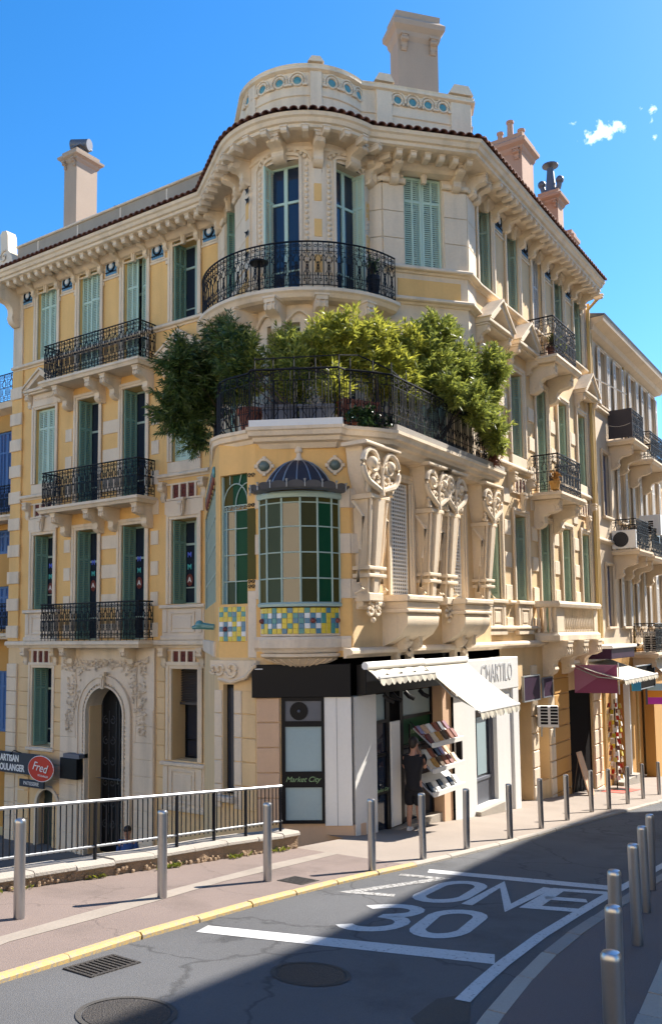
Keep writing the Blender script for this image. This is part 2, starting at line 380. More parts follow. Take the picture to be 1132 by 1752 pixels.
struct('pavement', strip(lambda x: -1.6 if x > -5 else -6, lambda x: at(KR, x)-.16, -12, 60, 0, 90), mat('dark_pavement', (.12, .095, .09), .9, var=.25, scale=.7, fine=55, fvar=.3, bump=.5))
# pale trench repair running diagonally over the pink pavement
pts = [(2.5, 6.62), (4.2, 6.85), (5.1, 7.1), (6.2, 7.22), (7.4, 7.36), (8.6, 7.5), (10.0, 7.58), (11.42, 7.62)]
def off(P, d, i):
    a = Vector(P[max(0, i-1)]); b = Vector(P[min(len(P)-1, i+1)]); t = (b-a).normalized(); return Vector(P[i])+Vector((-t.y, t.x))*d
m = MB(); q = []
for i in range(len(pts)):
    for d in (-.11, .13):
        p = off(pts, d*(1+.18*math.sin(i*2.3)), i); q.append((p.x, p.y, GZ(p.x, p.y)+.004))
m.add(q, [(2*i, 2*i+2, 2*i+3, 2*i+1) for i in range(len(pts)-1)])
struct('trench_repair', m, mat('trench_concrete', (.245, .21, .175), .9, var=.5, scale=2.5, fine=40, fvar=.3))
# kerbs, one stone at a time
def kerb(name, K, side, x0, x1, mfun, h=.07, wd=.085):
    e = put(name, None); e['kind'] = 'structure'; e['label'] = 'stone kerb along the edge of the carriageway'
    x = x0
    while x < x1:
        L = rnd.uniform(.85, 1.05) if x < 30 else 4
        xa, xb = x+.008, x+L-.008; m = MB(); q = []
        for xx in (xa, xb):
            y0 = at(K, xx)+rnd.uniform(-.006, .006); y1 = y0+side*(wd+.004); g = GZ(xx, y0); dz = rnd.uniform(.002, .012)
            c = .025
            q += [(xx, y0, g+RD_-.1), (xx, y0, g+dz-c), (xx, y0+side*c, g+dz), (xx, y1, g+dz), (xx, y1, g+RD_-.1)]
        m.add(q, [(0,1,2,3,4), (9,8,7,6,5)]+[(i, (i+1)%5, (i+1)%5+5, i+5) for i in range(5)])
        obj('kerb_stone', m, mfun(x), e); x += L
    return e
WORNK = mat('grey_kerb_stone', (.24, .22, .2), .9, var=.35, fine=30, fvar=.25, bump=.5)
kerb('kerb', KL, 1, -3, 46, lambda x: YPAINT if x < 11.0 else CONC)
kerb('kerb', KR, -1, -3, 46, lambda x: CONC if x < 7.4 else WORNK, wd=.16)
def flat(poly, dz=RD_+.004): return [(x, y, GZ(x, y)+dz) for x, y in poly]
def mark(name, polys, m, dz=RD_+.004):
    b = MB()
    for p in polys: b.add(flat(p, dz), [tuple(range(len(p)))])
    return obj(name, b, m, road)
mark('marking_line', [[(6.93, 6.2), (7.97, 3.45), (7.66, 3.32), (6.66, 6.12)]], RPAINT)
mark('marking_line', [[(11.55, 6.0), (12.32, 3.5), (12.0, 3.45), (11.3, 5.9)]], RPAINT)
EL = [(6.53, 3.05), (7.02, 3.12), (7.72, 3.2), (8.97, 3.29), (10.23, 3.32), (11.42, 3.34), (12.42, 3.34), (14.5, 3.34), (18, 3.34), (30, 3.3)]
b = MB(); q = []
for i in range(len(EL)):
    for d in (0, .13): p = off(EL, d, i); q.append((p.x, p.y, GZ(p.x, p.y)+RD_+.007))
b.add(q, [(2*i, 2*i+2, 2*i+3, 2*i+1) for i in range(len(EL)-1)]); obj('marking_line', b, RPAINT, road)
def glyph(box, strokes, w=.115):
    BL, BR, TL, TR = [Vector(p) for p in box]
    def mp(u, v): a = BL+(BR-BL)*u; c = TL+(TR-TL)*u; return a+(c-a)*v
    polys = []
    b = MB()
    for st in strokes:
        P = [mp(*p) for p in st]; q = []
        closed = (st[0] == st[-1])
        if closed: P = P[:-1]
        n = len(P)
        for i in range(n):
            a = P[i-1] if (i or closed) else P[i]; c = P[(i+1) % n] if (i < n-1 or closed) else P[i]
            d1 = (P[i]-a).normalized() if (P[i]-a).length > 1e-6 else (c-P[i]).normalized(); d2 = (c-P[i]).normalized() if (c-P[i]).length > 1e-6 else d1
            t = (d1+d2).normalized(); nn = Vector((-t.y, t.x)); nn *= w*(.58+.34*abs(t.y))/max(.42, nn.dot(Vector((-d1.y, d1.x))))
            for s in (-1, 1): p = P[i]+nn*s; q.append((p.x, p.y, GZ(p.x, p.y)+RD_+.0045))
        k = n if closed else n-1
        b.add(q, [(2*i, 2*((i+1) % n), 2*((i+1) % n)+1, 2*i+1) for i in range(k)])
    return obj('marking_letter', b, RPAINT, road)
def ell(cx, cy, rx, ry, a0, a1, n=14): return [(cx+rx*math.cos(R(a0+(a1-a0)*i/n)), cy+ry*math.sin(R(a0+(a1-a0)*i/n))) for i in range(n+1)]
oval = [(.1, .25), (.1, .75)]+ell(.5, .72, .4, .24, 180, 0, 10)[1:]+[(.9, .25)]+ell(.5, .28, .4, .24, 0, -180, 10)[1:-1]+[(.1, .25)]
gz_ = glyph([(9.3, 6.0), (9.52, 5.48), (10.95, 6.12), (11.12, 5.54)], [[(0, .95), (1, .95), (0, .05), (1, .05)]], .09); gz_.data.materials[0] = RPAINT2
glyph([(9.45, 5.28), (9.78, 4.66), (11.0, 5.44), (11.22, 4.86)], [oval])
glyph([(9.78, 4.58), (9.97, 4.13), (11.27, 4.74), (11.52, 4.18)], [[(0, 0), (0, 1), (1, 0), (1, 1)]])
glyph([(10.17, 3.94), (10.39, 3.42), (11.55, 4.04), (11.81, 3.45)], [[(1, .04), (0, .04), (0, .96), (1, .96)], [(0, .5), (.85, .5)]])
glyph([(7.74, 5.2), (8.05, 4.62), (9.0, 5.45), (9.36, 4.87)], [[(.05, .85)]+ell(.5, .75, .42, .21, 130, -80, 10)+ell(.5, .27, .45, .25, 80, -150, 12)])
glyph([(8.0, 4.47), (8.27, 3.95), (9.28, 4.75), (9.62, 4.17)], [oval])
# covers and gratings let into the road and pavement
def cover(name, cx, cy, rx, ry, label, dz=RD_, ring=True):
    t = thing(name, label, 'manhole cover', T(cx, cy, GZ(cx, cy)+dz))
    def disc(r0, r1, h):
        b = MB(); n = 40; q = []
        for i in range(n):
            for r in (r0, r1): x, y = rx*r*math.cos(2*math.pi*i/n), ry*r*math.sin(2*math.pi*i/n); q.append((x, y, GZ(cx+x, cy+y)-GZ(cx, cy)+h))
        b.add(q, [(2*i, 2*((i+1) % n), 2*((i+1) % n)+1, 2*i+1) for i in range(n)]); return b
    obj('cover_plate', disc(.02, .86, .006), IRONC, t, WM[t.name]); obj('cover_rim', disc(.89, 1.0, .008), ASPH2 if ring else IRONC, t, WM[t.name])
cover('manhole_cover', 6.3, 4.45, .33, .36, 'round iron manhole cover in the shaded road below the white 30')
cover('manhole_cover', 4.62, 4.93, .36, .38, 'round iron manhole cover at the bottom edge of the road beside the shadow tip')
t = thing('drain_grate', 'slotted iron drain grate in the gutter beside the yellow kerb', 'drain grate', T(5.29, 5.97, GZ(5.29, 5.97)+RD_))
b = MB()
def bx(b, x0, x1, y0, y1, z0, z1):
    n = len(b.v); b.box(x0, x1, y0, y1, z0, z1); b.v = b.v[:n]+[(x, y, z-.1013*x) for x, y, z in b.v[n:]]
bx(b, -.28, .28, -.2, -.17, -.02, .012); bx(b, -.28, .28, .13, .16, -.02, .012); bx(b, -.28, -.25, -.17, .13, -.02, .012); bx(b, .25, .28, -.17, .13, -.02, .012)
obj('grate_frame', b, IRONC, t, WM[t.name])
for i in range(9):
    b = MB(); x = -.215+i*.054; bx(b, x-.013, x+.013, -.17, .13, -.02, .011); obj('grate_bar', b, IRONC, t, WM[t.name])
b = MB(); bx(b, -.25, .25, -.17, .13, .0015, .003); obj('grate_pit', b, DARK, t, WM[t.name])
t = thing('drain_cover', 'small iron drain cover in the pink pavement near the third bollard', 'drain cover', T(9.3, 6.75, GZ(9.3, 6.75)))
b = MB(); bx(b, -.2, .2, -.2, .2, -.02, .006)
obj('cover_plate', b, IRONC, t, WM[t.name])
b = MB()
for i in range(6): bx(b, -.17+i*.06, -.14+i*.06, -.17, .17, .006, .011)
obj('cover_rib', b, IRONC, t, WM[t.name])
mark('road_patch', [[(6.44, 3.3), (6.75, 3.14), (6.11, 2.86), (5.7, 3.0), (5.9, 3.25)]], ASPH2, RD_+.003)
# pale flagstones on the near right pavement
FLAG2 = mat('worn_flagstone', (.30, .275, .24), .9, var=.3, fine=30, fvar=.25, bump=.5)
e = put('flagstone_paving', None); e['kind'] = 'structure'; e['label'] = 'pale flagstones along the right pavement'
x = 4.2; row = 0
while x < 12.5:
    L = rnd.uniform(.52, .6); edge = 1.83+(x-6.78)*.124; y = edge; k = 0
    while y > edge-2.2:
        Wd = .42 if k else .25
        b = MB(); z = .004+rnd.uniform(0, .006)
        x0, x1, y0, y1 = x+.008, x+L-.008, y-Wd+.008, y
        b.add([(x0, y0, GZ(x0, y0)-.03), (x1, y0, GZ(x1, y0)-.03), (x1, y1+.07, GZ(x1, y1)-.03), (x0, y1, GZ(x0, y1)-.03),
               (x0, y0, GZ(x0, y0)+z), (x1, y0, GZ(x1, y0)+z), (x1, y1+.07 if k == 0 else y1, GZ(x1, y1)+z), (x0, y1, GZ(x0, y1)+z)],
              [(4,5,6,7), (0,1,5,4), (1,2,6,5), (2,3,7,6), (3,0,4,7)])
        obj('flagstone', b, CONC if (row*3+k*5) % 4 else FLAG2, e); y -= Wd; k += 1
    x += L; row += 1

# ------------------------------------------------------------------ parapet wall with railing above the lower street
rw = thing('parapet_wall', 'low rubble wall with pale coping stones under the grey railing', 'wall', T(8, 8.7, GZ(8, 8.7)))
WT = lambda x: -2.79-(x-6.28)*.0822
b = MB(); q = []
xs = [-10]+[4.4+.25*i for i in range(29)]
for i, x in enumerate(xs):
    j = rnd.uniform(-.02, .02); y = WALL(x)
    q += [(x, y+.05+j, GZ(x, y)-.1), (x, y+.04+j, WT(x)-.044), (x, y+.42, WT(x)-.044), (x, y+.42, -6.4)]
b.add(q, [(4*i+k, 4*i+4+k, 4*i+5+k, 4*i+1+k) for i in range(len(xs)-1) for k in range(3)]+[(len(q)-4, len(q)-3, len(q)-2, len(q)-1)])
obj('wall_face', b, RUBBLE, rw)
x = 3.6
while x < 11.42:
    L = min(rnd.uniform(.5, .72), 11.43-x); b = MB(); q = []
    for xx in (x+.006, x+L-.006):
        y = WALL(xx)+.0+rnd.uniform(-.025, .02); z = WT(xx)+.03+rnd.uniform(-.015, .008)
        q += [(xx, y+.02, z-.075), (xx, y-.005, z-.06), (xx, y, z-.025), (xx, y+.03, z), (xx, y+.44, z), (xx, y+.46, z-.075)]
    b.add(q, [(0,1,2,3,4,5), (11,10,9,8,7,6)]+[(i, (i+1)%6, (i+1)%6+6, i+6) for i in range(6)])
    obj('coping_stone', b, CONC, rw); x += L
b = MB()
for i in range(150):
    x = rnd.uniform(4, 11.4); y = WALL(x)+.02; s = rnd.uniform(.012, .045)
    z = GZ(x, y)+rnd.uniform(-.0, .06)
    if x < 8.6 and rnd.random() < .4: z += .05
    b.sphere((x, y, z), s, 6, 4, (1, .5, .8))
stuffpart(obj('rubble', b, RUBBLE, rw, smooth=False))
rl = thing('railing', 'grey steel railing with thin vertical bars on the low wall', 'railing', T(8, 8.85, WT(8)))
RY = lambda x: WALL(x)+.18
RTz = lambda x: -2.03-(x-6.38)*.0894; RBz = lambda x: -2.61-(x-6.38)*.0834
b = MB(); b.tube([(x, RY(x), RTz(x)) for x in (3.0, 5, 7, 9, 11.2)], .022, 8); obj('top_rail', b, GALV, rl, smooth=True)
b = MB(); b.tube([(x, RY(x), RBz(x)) for x in (3.0, 5, 7, 9, 11.2)], .017, 6); obj('bottom_rail', b, GALV, rl, smooth=True)
bars = MB().box(-.006, .006, -.006, .006, -.6, 0).mesh('bar', IRON)
x = 3.05
while x < 11.2:
    obj('bar', bars, None, rl, T(x, RY(x), RTz(x))); x += .0845
postm = MB().box(-.012, .012, -.022, .022, -.85, -.005).mesh('post', IRON)
for x in (3.7, 5.02, 6.35, 7.7, 9.05, 9.75, 10.4, 11.17): obj('post', postm, None, rl, T(x, RY(x), RTz(x)))
b = MB()
for i in range(70):
    x = rnd.choice([5.0, 6.0, 6.6, 7.6, 8.7, 8.8, 10.0, 10.9])+rnd.gauss(0, .09); y = WALL(x)-rnd.uniform(-.01, .06); z = GZ(x, y)
    for k in range(5):
        a = rnd.uniform(0, 6.28); l = rnd.uniform(.03, .09); dx, dy = math.cos(a)*l, math.sin(a)*l*.6-.01
        b.add([(x, y, z), (x+dx*.5-dy*.25, y+dy*.5+dx*.25, z+l*.6), (x+dx, y+dy, z+l*.8), (x+dx*.5+dy*.25, y+dy*.5-dx*.25, z+l*.6)], [(0,1,2,3)])
tag(obj('weeds', b, LEAF_W, fix=False), 'small yellow green weeds growing along the foot of the low wall', 'weeds', kind='stuff')

# ------------------------------------------------------------------ bollards
bm_ = MB().lathe([(.056, -.12), (.056, .955), (.0, .955)], 20).mesh('post', STEEL, True)
cm_ = MB().lathe([(.0565, .955), (.0565, .978), (.045, .996), (.02, 1.002), (.0001, 1.003)], 20).mesh('cap', STEEL, True)
BL = [(5.70, 7.66, 'steel bollard nearest the left edge, in front of the red oval sign'), (7.36, 7.29, 'steel bollard on pink pavement in front of the arched door railing'),
      (8.99, 7.02, 'steel bollard on pink pavement before the end of the railing'), (10.62, 6.42, 'steel bollard beside the white corner pier of the shop'),
      (12.03, 6.35, 'steel bollard standing right beside the person in black'), (13.46, 6.28, 'steel bollard in front of the white wall under the slanted awning'),
      (15.17, 6.2, 'steel bollard in front of the grey shop window past the awning'), (17.09, 6.31, 'steel bollard in front of the dark doorway under the purple sign'),
      (18.93, 6.39, 'steel bollard below the white wall air conditioner'), (21.1, 6.51, 'steel bollard in front of the dark restaurant entrance'),
      (22.19, 6.4, 'steel bollard beside the postcard stand and red mat'), (24.04, 6.43, 'steel bollard in front of the black shop door'),
      (26.09, 6.53, 'steel bollard in front of the ochre pier far up the street'), (28.03, 6.53, 'farthest steel bollard, at the right edge past the ochre pier'),
      (9.13, 2.4, 'tallest looking bollard of the right row, at the curve of the white line'), (10.74, 2.71, 'fifth bollard of the right row, half behind the tall one'),
      (12.19, 2.99, 'farthest bollard of the right row'), (7.42, 2.13, 'third bollard from the camera in the right row, only its top clear'),
      (6.01, 1.74, 'second bollard from the camera in the right row'), (4.83, 1.41, 'nearest bollard, cut off by the bottom right edge')]
for i, (x, y, lab) in enumerate(BL):
    t = thing('bollard', lab, 'bollard', T(x, y, GZ(x, y)), 'bollards along the left pavement' if i < 14 else 'bollards along the right pavement')
    t.matrix_local = T(x, y, GZ(x, y)) @ Matrix.Rotation(R(rnd.uniform(-.8, .8)), 4, 'X'); WM[t.name] = t.matrix_local.copy()
    obj('post', bm_, None, t, WM[t.name]); obj('cap', cm_, None, t, WM[t.name])

# ------------------------------------------------------------------ blocks across the street (behind and right of the camera): they shade the road and show in the glass
def block(name, label, poly, z0, z1, m, wm, wins, rows, cor=.25):
    cx = sum(p[0] for p in poly)/len(poly); cy = sum(p[1] for p in poly)/len(poly)
    t = thing(name, label, 'building', T(cx, cy, z0))
    obj('wall', MB().prism(poly, z0, z1, 'xy'), m, t)
    g = [(x+(cor if x > cx else -cor), y+(cor if y > cy else -cor)) for x, y in poly]; obj('cornice', MB().prism(g, z1+.002, z1+.35, 'xy'), STONE, t)
    for (xa, ya), (xb, yb), n in wins:
        a = math.degrees(math.atan2(yb-ya, xb-xa))
        for i in range(n):
            u = (i+.5)/n
            for z in rows:
                M = T(xa+(xb-xa)*u, ya+(yb-ya)*u, z, a); o = obj('window', cached(('bw', wm.name), lambda: MB().box(-.5, .5, -.06, -.004, 0, 2.1).mesh('window', wm)), None, t, M)
                obj('sill', cached('bws', lambda: MB().cbox(-.6, .6, -.14, -.003, -.1, -.005).mesh('sill', STONE)), None, o, M)
PALE = mat('pale_limewash', (.70, .62, .50), .9, var=.12)
block('apartment_block', 'pale apartment block lining the right side of the street', [(9, -13), (40.3, -13), (40.3, -1.25), (33, -1.3), (24, -1.95), (9, -2.1)], -8, 12.95, PALE, GRN, [((24, -1.95), (9, -2.1), 6), ((40.3, -1.25), (33, -1.3), 3), ((33, -1.3), (24, -1.95), 4)], (-2, 1.6, 5.2, 8.8))
block('townhouse', 'sunlit ochre townhouse across the junction behind the photographer', [(-32, -34), (-21, -34), (-21, 40), (-32, 40)], -2, 12.5, mat('sunlit_limewash', (.72, .58, .36), .9, var=.12), BLUS, [((-21, -34), (-21, 40), 18)], (1.2, 4.9, 8.6))

# ================================================================== the corner building
B = thing('apartment_building', 'ornate cream and ochre corner building with round turret, stained glass bay and green shutters', 'building', T(21, 14, -6.3))
def tg(mb, name, m, M=I4, smooth=False, label=None, parent=None): return obj(name, mb, m, parent or B, M, smooth, label)
FL = T(17.1, 23.75, 0, -90); FR = T(0, 8.5, 0, 0); FK = T(17.25, 9.85, 0, -40.57); FQ = T(17.1, 14.9, 0, -124.9)
FF = T(13.25, 8.4, 0, -58.06); FB = T(0, 8.36, 0, 0)
TC = (16.75, 11.70); TR = 1.55
def FT(th, r=TR): return T(TC[0]+r*math.cos(R(th)), TC[1]+r*math.sin(R(th)), 0, th+90)
xL = lambda t: 23.75-t
def wall(x0, x1, z0, z1, ops=(), depth=.5, mp=None, dx=None):
    xs = {x0, x1}; zs = {z0, z1}
    for a, b, c, d in ops: xs |= {a, b}; zs |= {max(z0, c), min(z1, d)}
    if dx:
        n = int((x1-x0)/dx)
        xs |= {x0+(x1-x0)*i/n for i in range(1, n)}
    xs = sorted(xs); zs = sorted(zs); b = MB()
    f = mp or (lambda x, y, z: (x, y, z))
    for i in range(len(xs)-1):
        for k in range(len(zs)-1):
            cx, cz = (xs[i]+xs[i+1])/2, (zs[k]+zs[k+1])/2
            if any(a < cx < e and c < cz < d for a, e, c, d in ops): continue
            b.quad(f(xs[i], 0, zs[k]), f(xs[i+1], 0, zs[k]), f(xs[i+1], 0, zs[k+1]), f(xs[i], 0, zs[k+1]))
    for a, e, c, d in ops:
        c = max(c, z0); d = min(d, z1)
        b.quad(f(a, 0, c), f(a, 0, d), f(a, depth, d), f(a, depth, c)); b.quad(f(e, 0, c), f(e, depth, c), f(e, depth, d), f(e, 0, d))
        b.quad(f(a, 0, d), f(e, 0, d), f(e, depth, d), f(a, depth, d)); b.quad(f(a, 0, c), f(a, depth, c), f(e, depth, c), f(e, 0, c))
        b.quad(f(a, depth+.09, c), f(e, depth+.09, c), f(e, depth+.09, d), f(a, depth+.09, d))
    return b
# ---- window pieces, shared between alike windows
def surround_mesh(w, h, s, m, sill):
    def mk():
        b = MB(); x = w/2; c = .012
        b.cbox(-x-s, -x+.0, -.045, .02, 0, h, c); b.cbox(x, x+s, -.045, .02, 0, h, c); b.cbox(-x-s, x+s, -.045, .02, h, h+s, c)
        b.cbox(-x-s-.035, -x-s*.55, -.075, -.044, 0, h+s*.55, c); b.cbox(x+s*.55, x+s+.035, -.075, -.044, 0, h+s*.55, c); b.cbox(-x-s-.035, x+s+.035, -.075, -.044, h+s*.55, h+s+.035, c)
        if sill: b.cbox(-x-s-.07, x+s+.07, -.13, .3, -.09, 0, .02)
        return b.mesh('window_surround', m)
    return cached(('sur', w, h, s, m.name, sill), mk)
def leaf_mesh(w, h, m):
    def mk():
        b = MB(); t = .02; s = .055; mid = s*.8
        cols = [(-w/2+s, -mid/2), (mid/2, w/2-s)] if w > .3 else [(-w/2+s, w/2-s)]
        b.box(-w/2, -w/2+s, -t, t, 0, h); b.box(w/2-s, w/2, -t, t, 0, h)
        if w > .3: b.box(-mid/2, mid/2, -t, t, .1, h-.07)
        zr = [0, h*.74, h]
        b.box(-w/2+s, w/2-s, -t, t, 0, .1); b.box(-w/2+s, w/2-s, -t, t, h-.07, h)
        for a, e in cols: b.box(a, e, -t, t, h*.74-.03, h*.74+.03)
        for a, e in cols:
            for z0, z1 in ((.1, h*.74-.03), (h*.74+.03, h-.07)):
                n = max(1, int((z1-z0)/.052))
                for i in range(n):
                    z = z0+(z1-z0)*(i+.5)/n
                    b.add([(a, -.016, z-.022), (e, -.016, z-.022), (e, .010, z+.022), (a, .010, z+.022), (a, -.010, z-.027), (e, -.010, z-.027), (e, .016, z+.017), (a, .016, z+.017)],
                          [(0,1,2,3), (7,6,5,4), (0,4,5,1), (3,2,6,7)])
        return b.mesh('shutter', m, fix=False)
    return cached(('leaf', round(w, 3), round(h, 3), m.name), mk)
def frame_mesh(w, h, m, tr):
    def mk():
        b = MB(); s = .05; y0, y1 = -.02, .03; x = w/2
        b.box(-x, -x+s, y0, y1, 0, h); b.box(x-s, x, y0, y1, 0, h); b.box(-x+s, x-s, y0, y1, 0, s); b.box(-x+s, x-s, y0, y1, h-s, h)
        b.box(-.045, .045, y0-.012, y1, s, h-s); z = h*tr
        b.box(-x+s, -.045, y0-.004, y1, z-.03, z+.03); b.box(.045, x-s, y0-.004, y1, z-.03, z+.03)
        z = h*.2
        b.box(-x+s, -.045, y0+.004, y1, z-.016, z+.016); b.box(.045, x-s, y0+.004, y1, z-.016, z+.016)
        return b.mesh('window', m)
    return cached(('frame', w, h, m.name, tr), mk)
def pane_mesh(w, h, m):
    return cached(('pane', round(w, 3), round(h, 3), m.name), lambda: MB().quad((-w/2, 0, 0), (w/2, 0, 0), (w/2, 0, h), (-w/2, 0, h)).mesh('pane', m, fix=False))
def window(F, xc, z0, w, h, kind='open', s=.12, depth=.5, sm=STONE, frm=FRM, sh=GRN, sill=False, sur=True, par=None, glass=GLASS, tr=.72, shc=MINT):
    par = par or B; M = F @ Matrix.Translation((xc, 0, z0))
    if sur: obj('window_surround', surround_mesh(w, h, s, sm, sill), None, par, M)
    yd = depth-.02
    wi = obj('window', frame_mesh(w, h, frm, tr), None, par, M @ Matrix.Translation((0, yd, 0)))
    wp = w/2-.095
    for sx in (-1, 1):
        for za, zb in ((.05, h*.2-.016), (h*.2+.016, h*tr-.03), (h*tr+.03, h-.05)):
            obj('pane', pane_mesh(wp, zb-za, glass), None, wi, M @ Matrix.Translation((sx*(w/2-.05+.045)/2, yd+.01, za)))
    def leaf(x, y, a, wl, m):
        sgn = 1
        if abs(a) > 90 or (a > 89.5): sgn, a = -1, a-180
        obj('shutter', leaf_mesh(wl, h-.03, m), None, wi, M @ Matrix.Translation((x, y, .015)) @ Matrix.Rotation(R(a), 4, 'Z') @ Matrix.Translation((sgn*wl/2, 0, 0)))
    hw = w/2-.008
    if kind == 'closed': leaf(-w/2+.004, .12, 0, hw, shc); leaf(w/2-.004, .12, 180, hw, shc)
    elif kind == 'ajar': leaf(-w/2+.004, .12, 3, hw, shc); leaf(w/2-.004, .12, 180+9, hw, shc)
    elif kind == 'ajar2': leaf(-w/2+.004, .12, 1, hw, shc); leaf(w/2-.004, .12, 180-17, hw, shc)
    elif kind == 'open':
        wl = min(hw, depth-.06); leaf(-w/2+.035, .02, 86+rnd.uniform(-3, 1), wl, sh); leaf(w/2-.035, .02, 92+rnd.uniform(-1, 3), wl, sh)
    elif kind == 'flat':
        leaf(-w/2-.02, -.09, 180, hw*.62, sh); leaf(w/2+.02, -.09, 0, hw*.62, sh)
    return wi
# ---- carved pieces
def bracket_mesh(w, p, h, m):
    def mk():
        b = MB()
        P = [(0, 0), (-p, 0), (-p, -.13*h), (-.93*p, -.13*h), (-1.0*p, -.24*h), (-.96*p, -.36*h), (-.78*p, -.43*h), (-.55*p, -.46*h), (-.42*p, -.56*h), (-.40*p, -.7*h), (-.44*p, -.8*h), (-.36*p, -.92*h), (-.18*p, -h), (0, -h)]
        b.prism(P, -w/2, w/2, 'yz'); b.box(-w/2-.03, w/2+.03, -p-.02, 0, 0, .045)
        for sx in (-1, 1):
            b.tube([(sx*w/2, y, z) for y, z in spiral(-.76*p, -.27*h, .17*h, .03*h, 150, -330, 12)], .018, 4)
            b.tube([(sx*w/2, y, z) for y, z in spiral(-.26*p, -.80*h, .14*h, .03*h, -30, 400, 10)], .015, 4)
        b.tube([(x, -.7*p, -.27*h) for x in (-w/2-.02, w/2+.02)], .15*h, 10)
        for dx in (-.25, .25): b.box(dx*w-.012, dx*w+.012, -p-.012, -p*.6, -.36*h, -.13*h)
        return b.mesh('bracket', m, True)
    return cached(('br', round(w, 3), round(p, 3), round(h, 3), m.name), mk)
def bracket(F, x, z, w, p, h, m=STONE, par=None, y=0): return obj('bracket', bracket_mesh(w, p, h, m), None, par or B, F @ Matrix.Translation((x, y, z)))
def keystone_mesh(m):
    def mk():
        b = MB(); b.prism([(-.10, 0), (.10, 0), (.05, -.42), (-.05, -.42)], -.09, 0); b.box(-.13, .13, -.13, 0, 0, .06)
        b.tube([(-.08, -.1, -.08), (.08, -.1, -.08)], .05, 8); b.tube([(0, -.1, -.12), (0, -.1, -.38)], [.035, .012], 5)
        return b.mesh('keystone', m, True)
    return cached(('key', m.name), mk)
def frieze_panel(F, x, z):
    b = MB(); b.box(-.28, .28, -.03, 0, -.29, .27); o = obj('frieze_panel', b, STONE, B, F @ Matrix.Translation((x, 0, z)))
    M = F @ Matrix.Translation((x, 0, z))
    obj('glazed_tile', cached('fp1', lambda: MB().box(-.23, .23, -.045, -.028, -.24, .22).mesh('glazed_tile', BLUET)), None, o, M)
    def ring():
        b = MB(); b.tube([(.15*math.cos(a*.3142), -.05, .02+.15*math.sin(a*.3142)) for a in range(20)], .03, 5, True)
        for k in range(6): b.tube([(x, -.05, z-.04) for x, z in spiral(-.2+.08*k, -.13, .04, .01, 180, -120, 6)], .012, 4)
        return b.mesh('tile_ring', IRON, True)
    obj('tile_ring', cached('fp2', ring), None, o, M)
    obj('tile_disc', cached('fp3', lambda: MB().sphere((0, -.06, .02), .085, 12, 6, (1, .4, 1)).mesh('tile_disc', T_WHT, True)), None, o, M)
def red_frieze(F, xc, z, w=1.3, m=STONE):
    M = F @ Matrix.Translation((xc, 0, z)); b = MB()
    b.box(-w/2, w/2, -.05, 0, -.03, .02); b.box(-w/2, w/2, -.05, 0, .40, .44)
    for x in (-.42, -.14, .14, .42): b.box(x*w/1.25-.035, x*w/1.25+.035, -.06, 0, .02, .40)
    o = obj('red_frieze', b, m, B, M)
    def pan():
        b = MB(); b.box(-.115, .115, -.02, 0, .025, .395); b.tube([(.07*math.cos(a*.5236), -.025, .21+.13*math.sin(a*.5236)) for a in range(12)], .02, 4, True); b.sphere((0, -.02, .21), .05, 8, 5, (1, .6, 1.6))
        return b.mesh('terracotta_panel', REDP, True)
    for x in (-.28, 0, .28): obj('terracotta_panel', cached('redpan', pan), None, o, M @ Matrix.Translation((x*w/1.25, 0, 0)))
    for sx in (-1, 1): bracket(F, xc+sx*(w/2+.10), z+.44, .16, .2, .5)
def pediment(F, xc, z, hw, h, p, m=STONE):
    M = F @ Matrix.Translation((xc, 0, z)); b = MB(); t = .13
    b.cbox(-hw, hw, -p, 0, 0, .1, .02); b.cbox(-hw+.04, hw-.04, -p*.75, 0, -.06, 0, .01)
    for sx in (-1, 1):
        n = len(b.v)
        b.prism([(sx*hw, .101), (sx*(hw-.24), .101), (0, h-t*1.1), (0, h+.02)] if sx < 0 else [(0, h+.02), (0, h-t*1.1), (hw-.24, .101), (hw, .101)], -p, 0)
        b.prism([(sx*(hw+.05), .12), (sx*hw, .101), (0, h+.021), (0, h+.09)] if sx < 0 else [(0, h+.09), (0, h+.021), (hw, .101), (hw+.05, .12)], -p-.06, 0)
    o = obj('pediment', b, m, B, M)
    b = MB(); b.prism([(-hw+.25, .101), (hw-.25, .101), (0, h-t*1.2)], -.05, -.0); obj('tympanum', b, m, o, M)
    for sx in (-1, 1): bracket(F, xc+sx*(hw-.12), z-.06, .15, p*.8, .42)
    return o
def sill_panel(F, xc, w, z0, z1, m=STONE2):
    M = F @ Matrix.Translation((xc, 0, 0)); b = MB()
    b.cbox(-w/2, w/2, -.07, 0, z0, z1-.1, .012); b.cbox(-w/2-.06, w/2+.06, -.15, 0, z1-.1, z1, .02); b.cbox(-w/2-.03, w/2+.03, -.11, 0, z0, z0+.12, .012)
    h0, h1 = z0+.2, z1-.2
    for a, e in ((-w*.29, w*.29),):
        for q, r in (((a, a+.05), (h0, h1)), ((e-.05, e), (h0, h1))): b.cbox(q[0], q[1], -.10, -.069, r[0], r[1], .01)
        b.cbox(a+.05, e-.05, -.10, -.069, h0, h0+.05, .01); b.cbox(a+.05, e-.05, -.10, -.069, h1-.05, h1, .01); b.cbox(a+.12, e-.12, -.09, -.069, h0+.11, h1-.11, .01)
    for sx in (-1, 1): b.cbox(sx*w*.41-.07, sx*w*.41+.07, -.10, -.069, z0+.2, z1-.12, .012)
    return obj('sill_panel', b, m, B, M)
block_mesh = {}
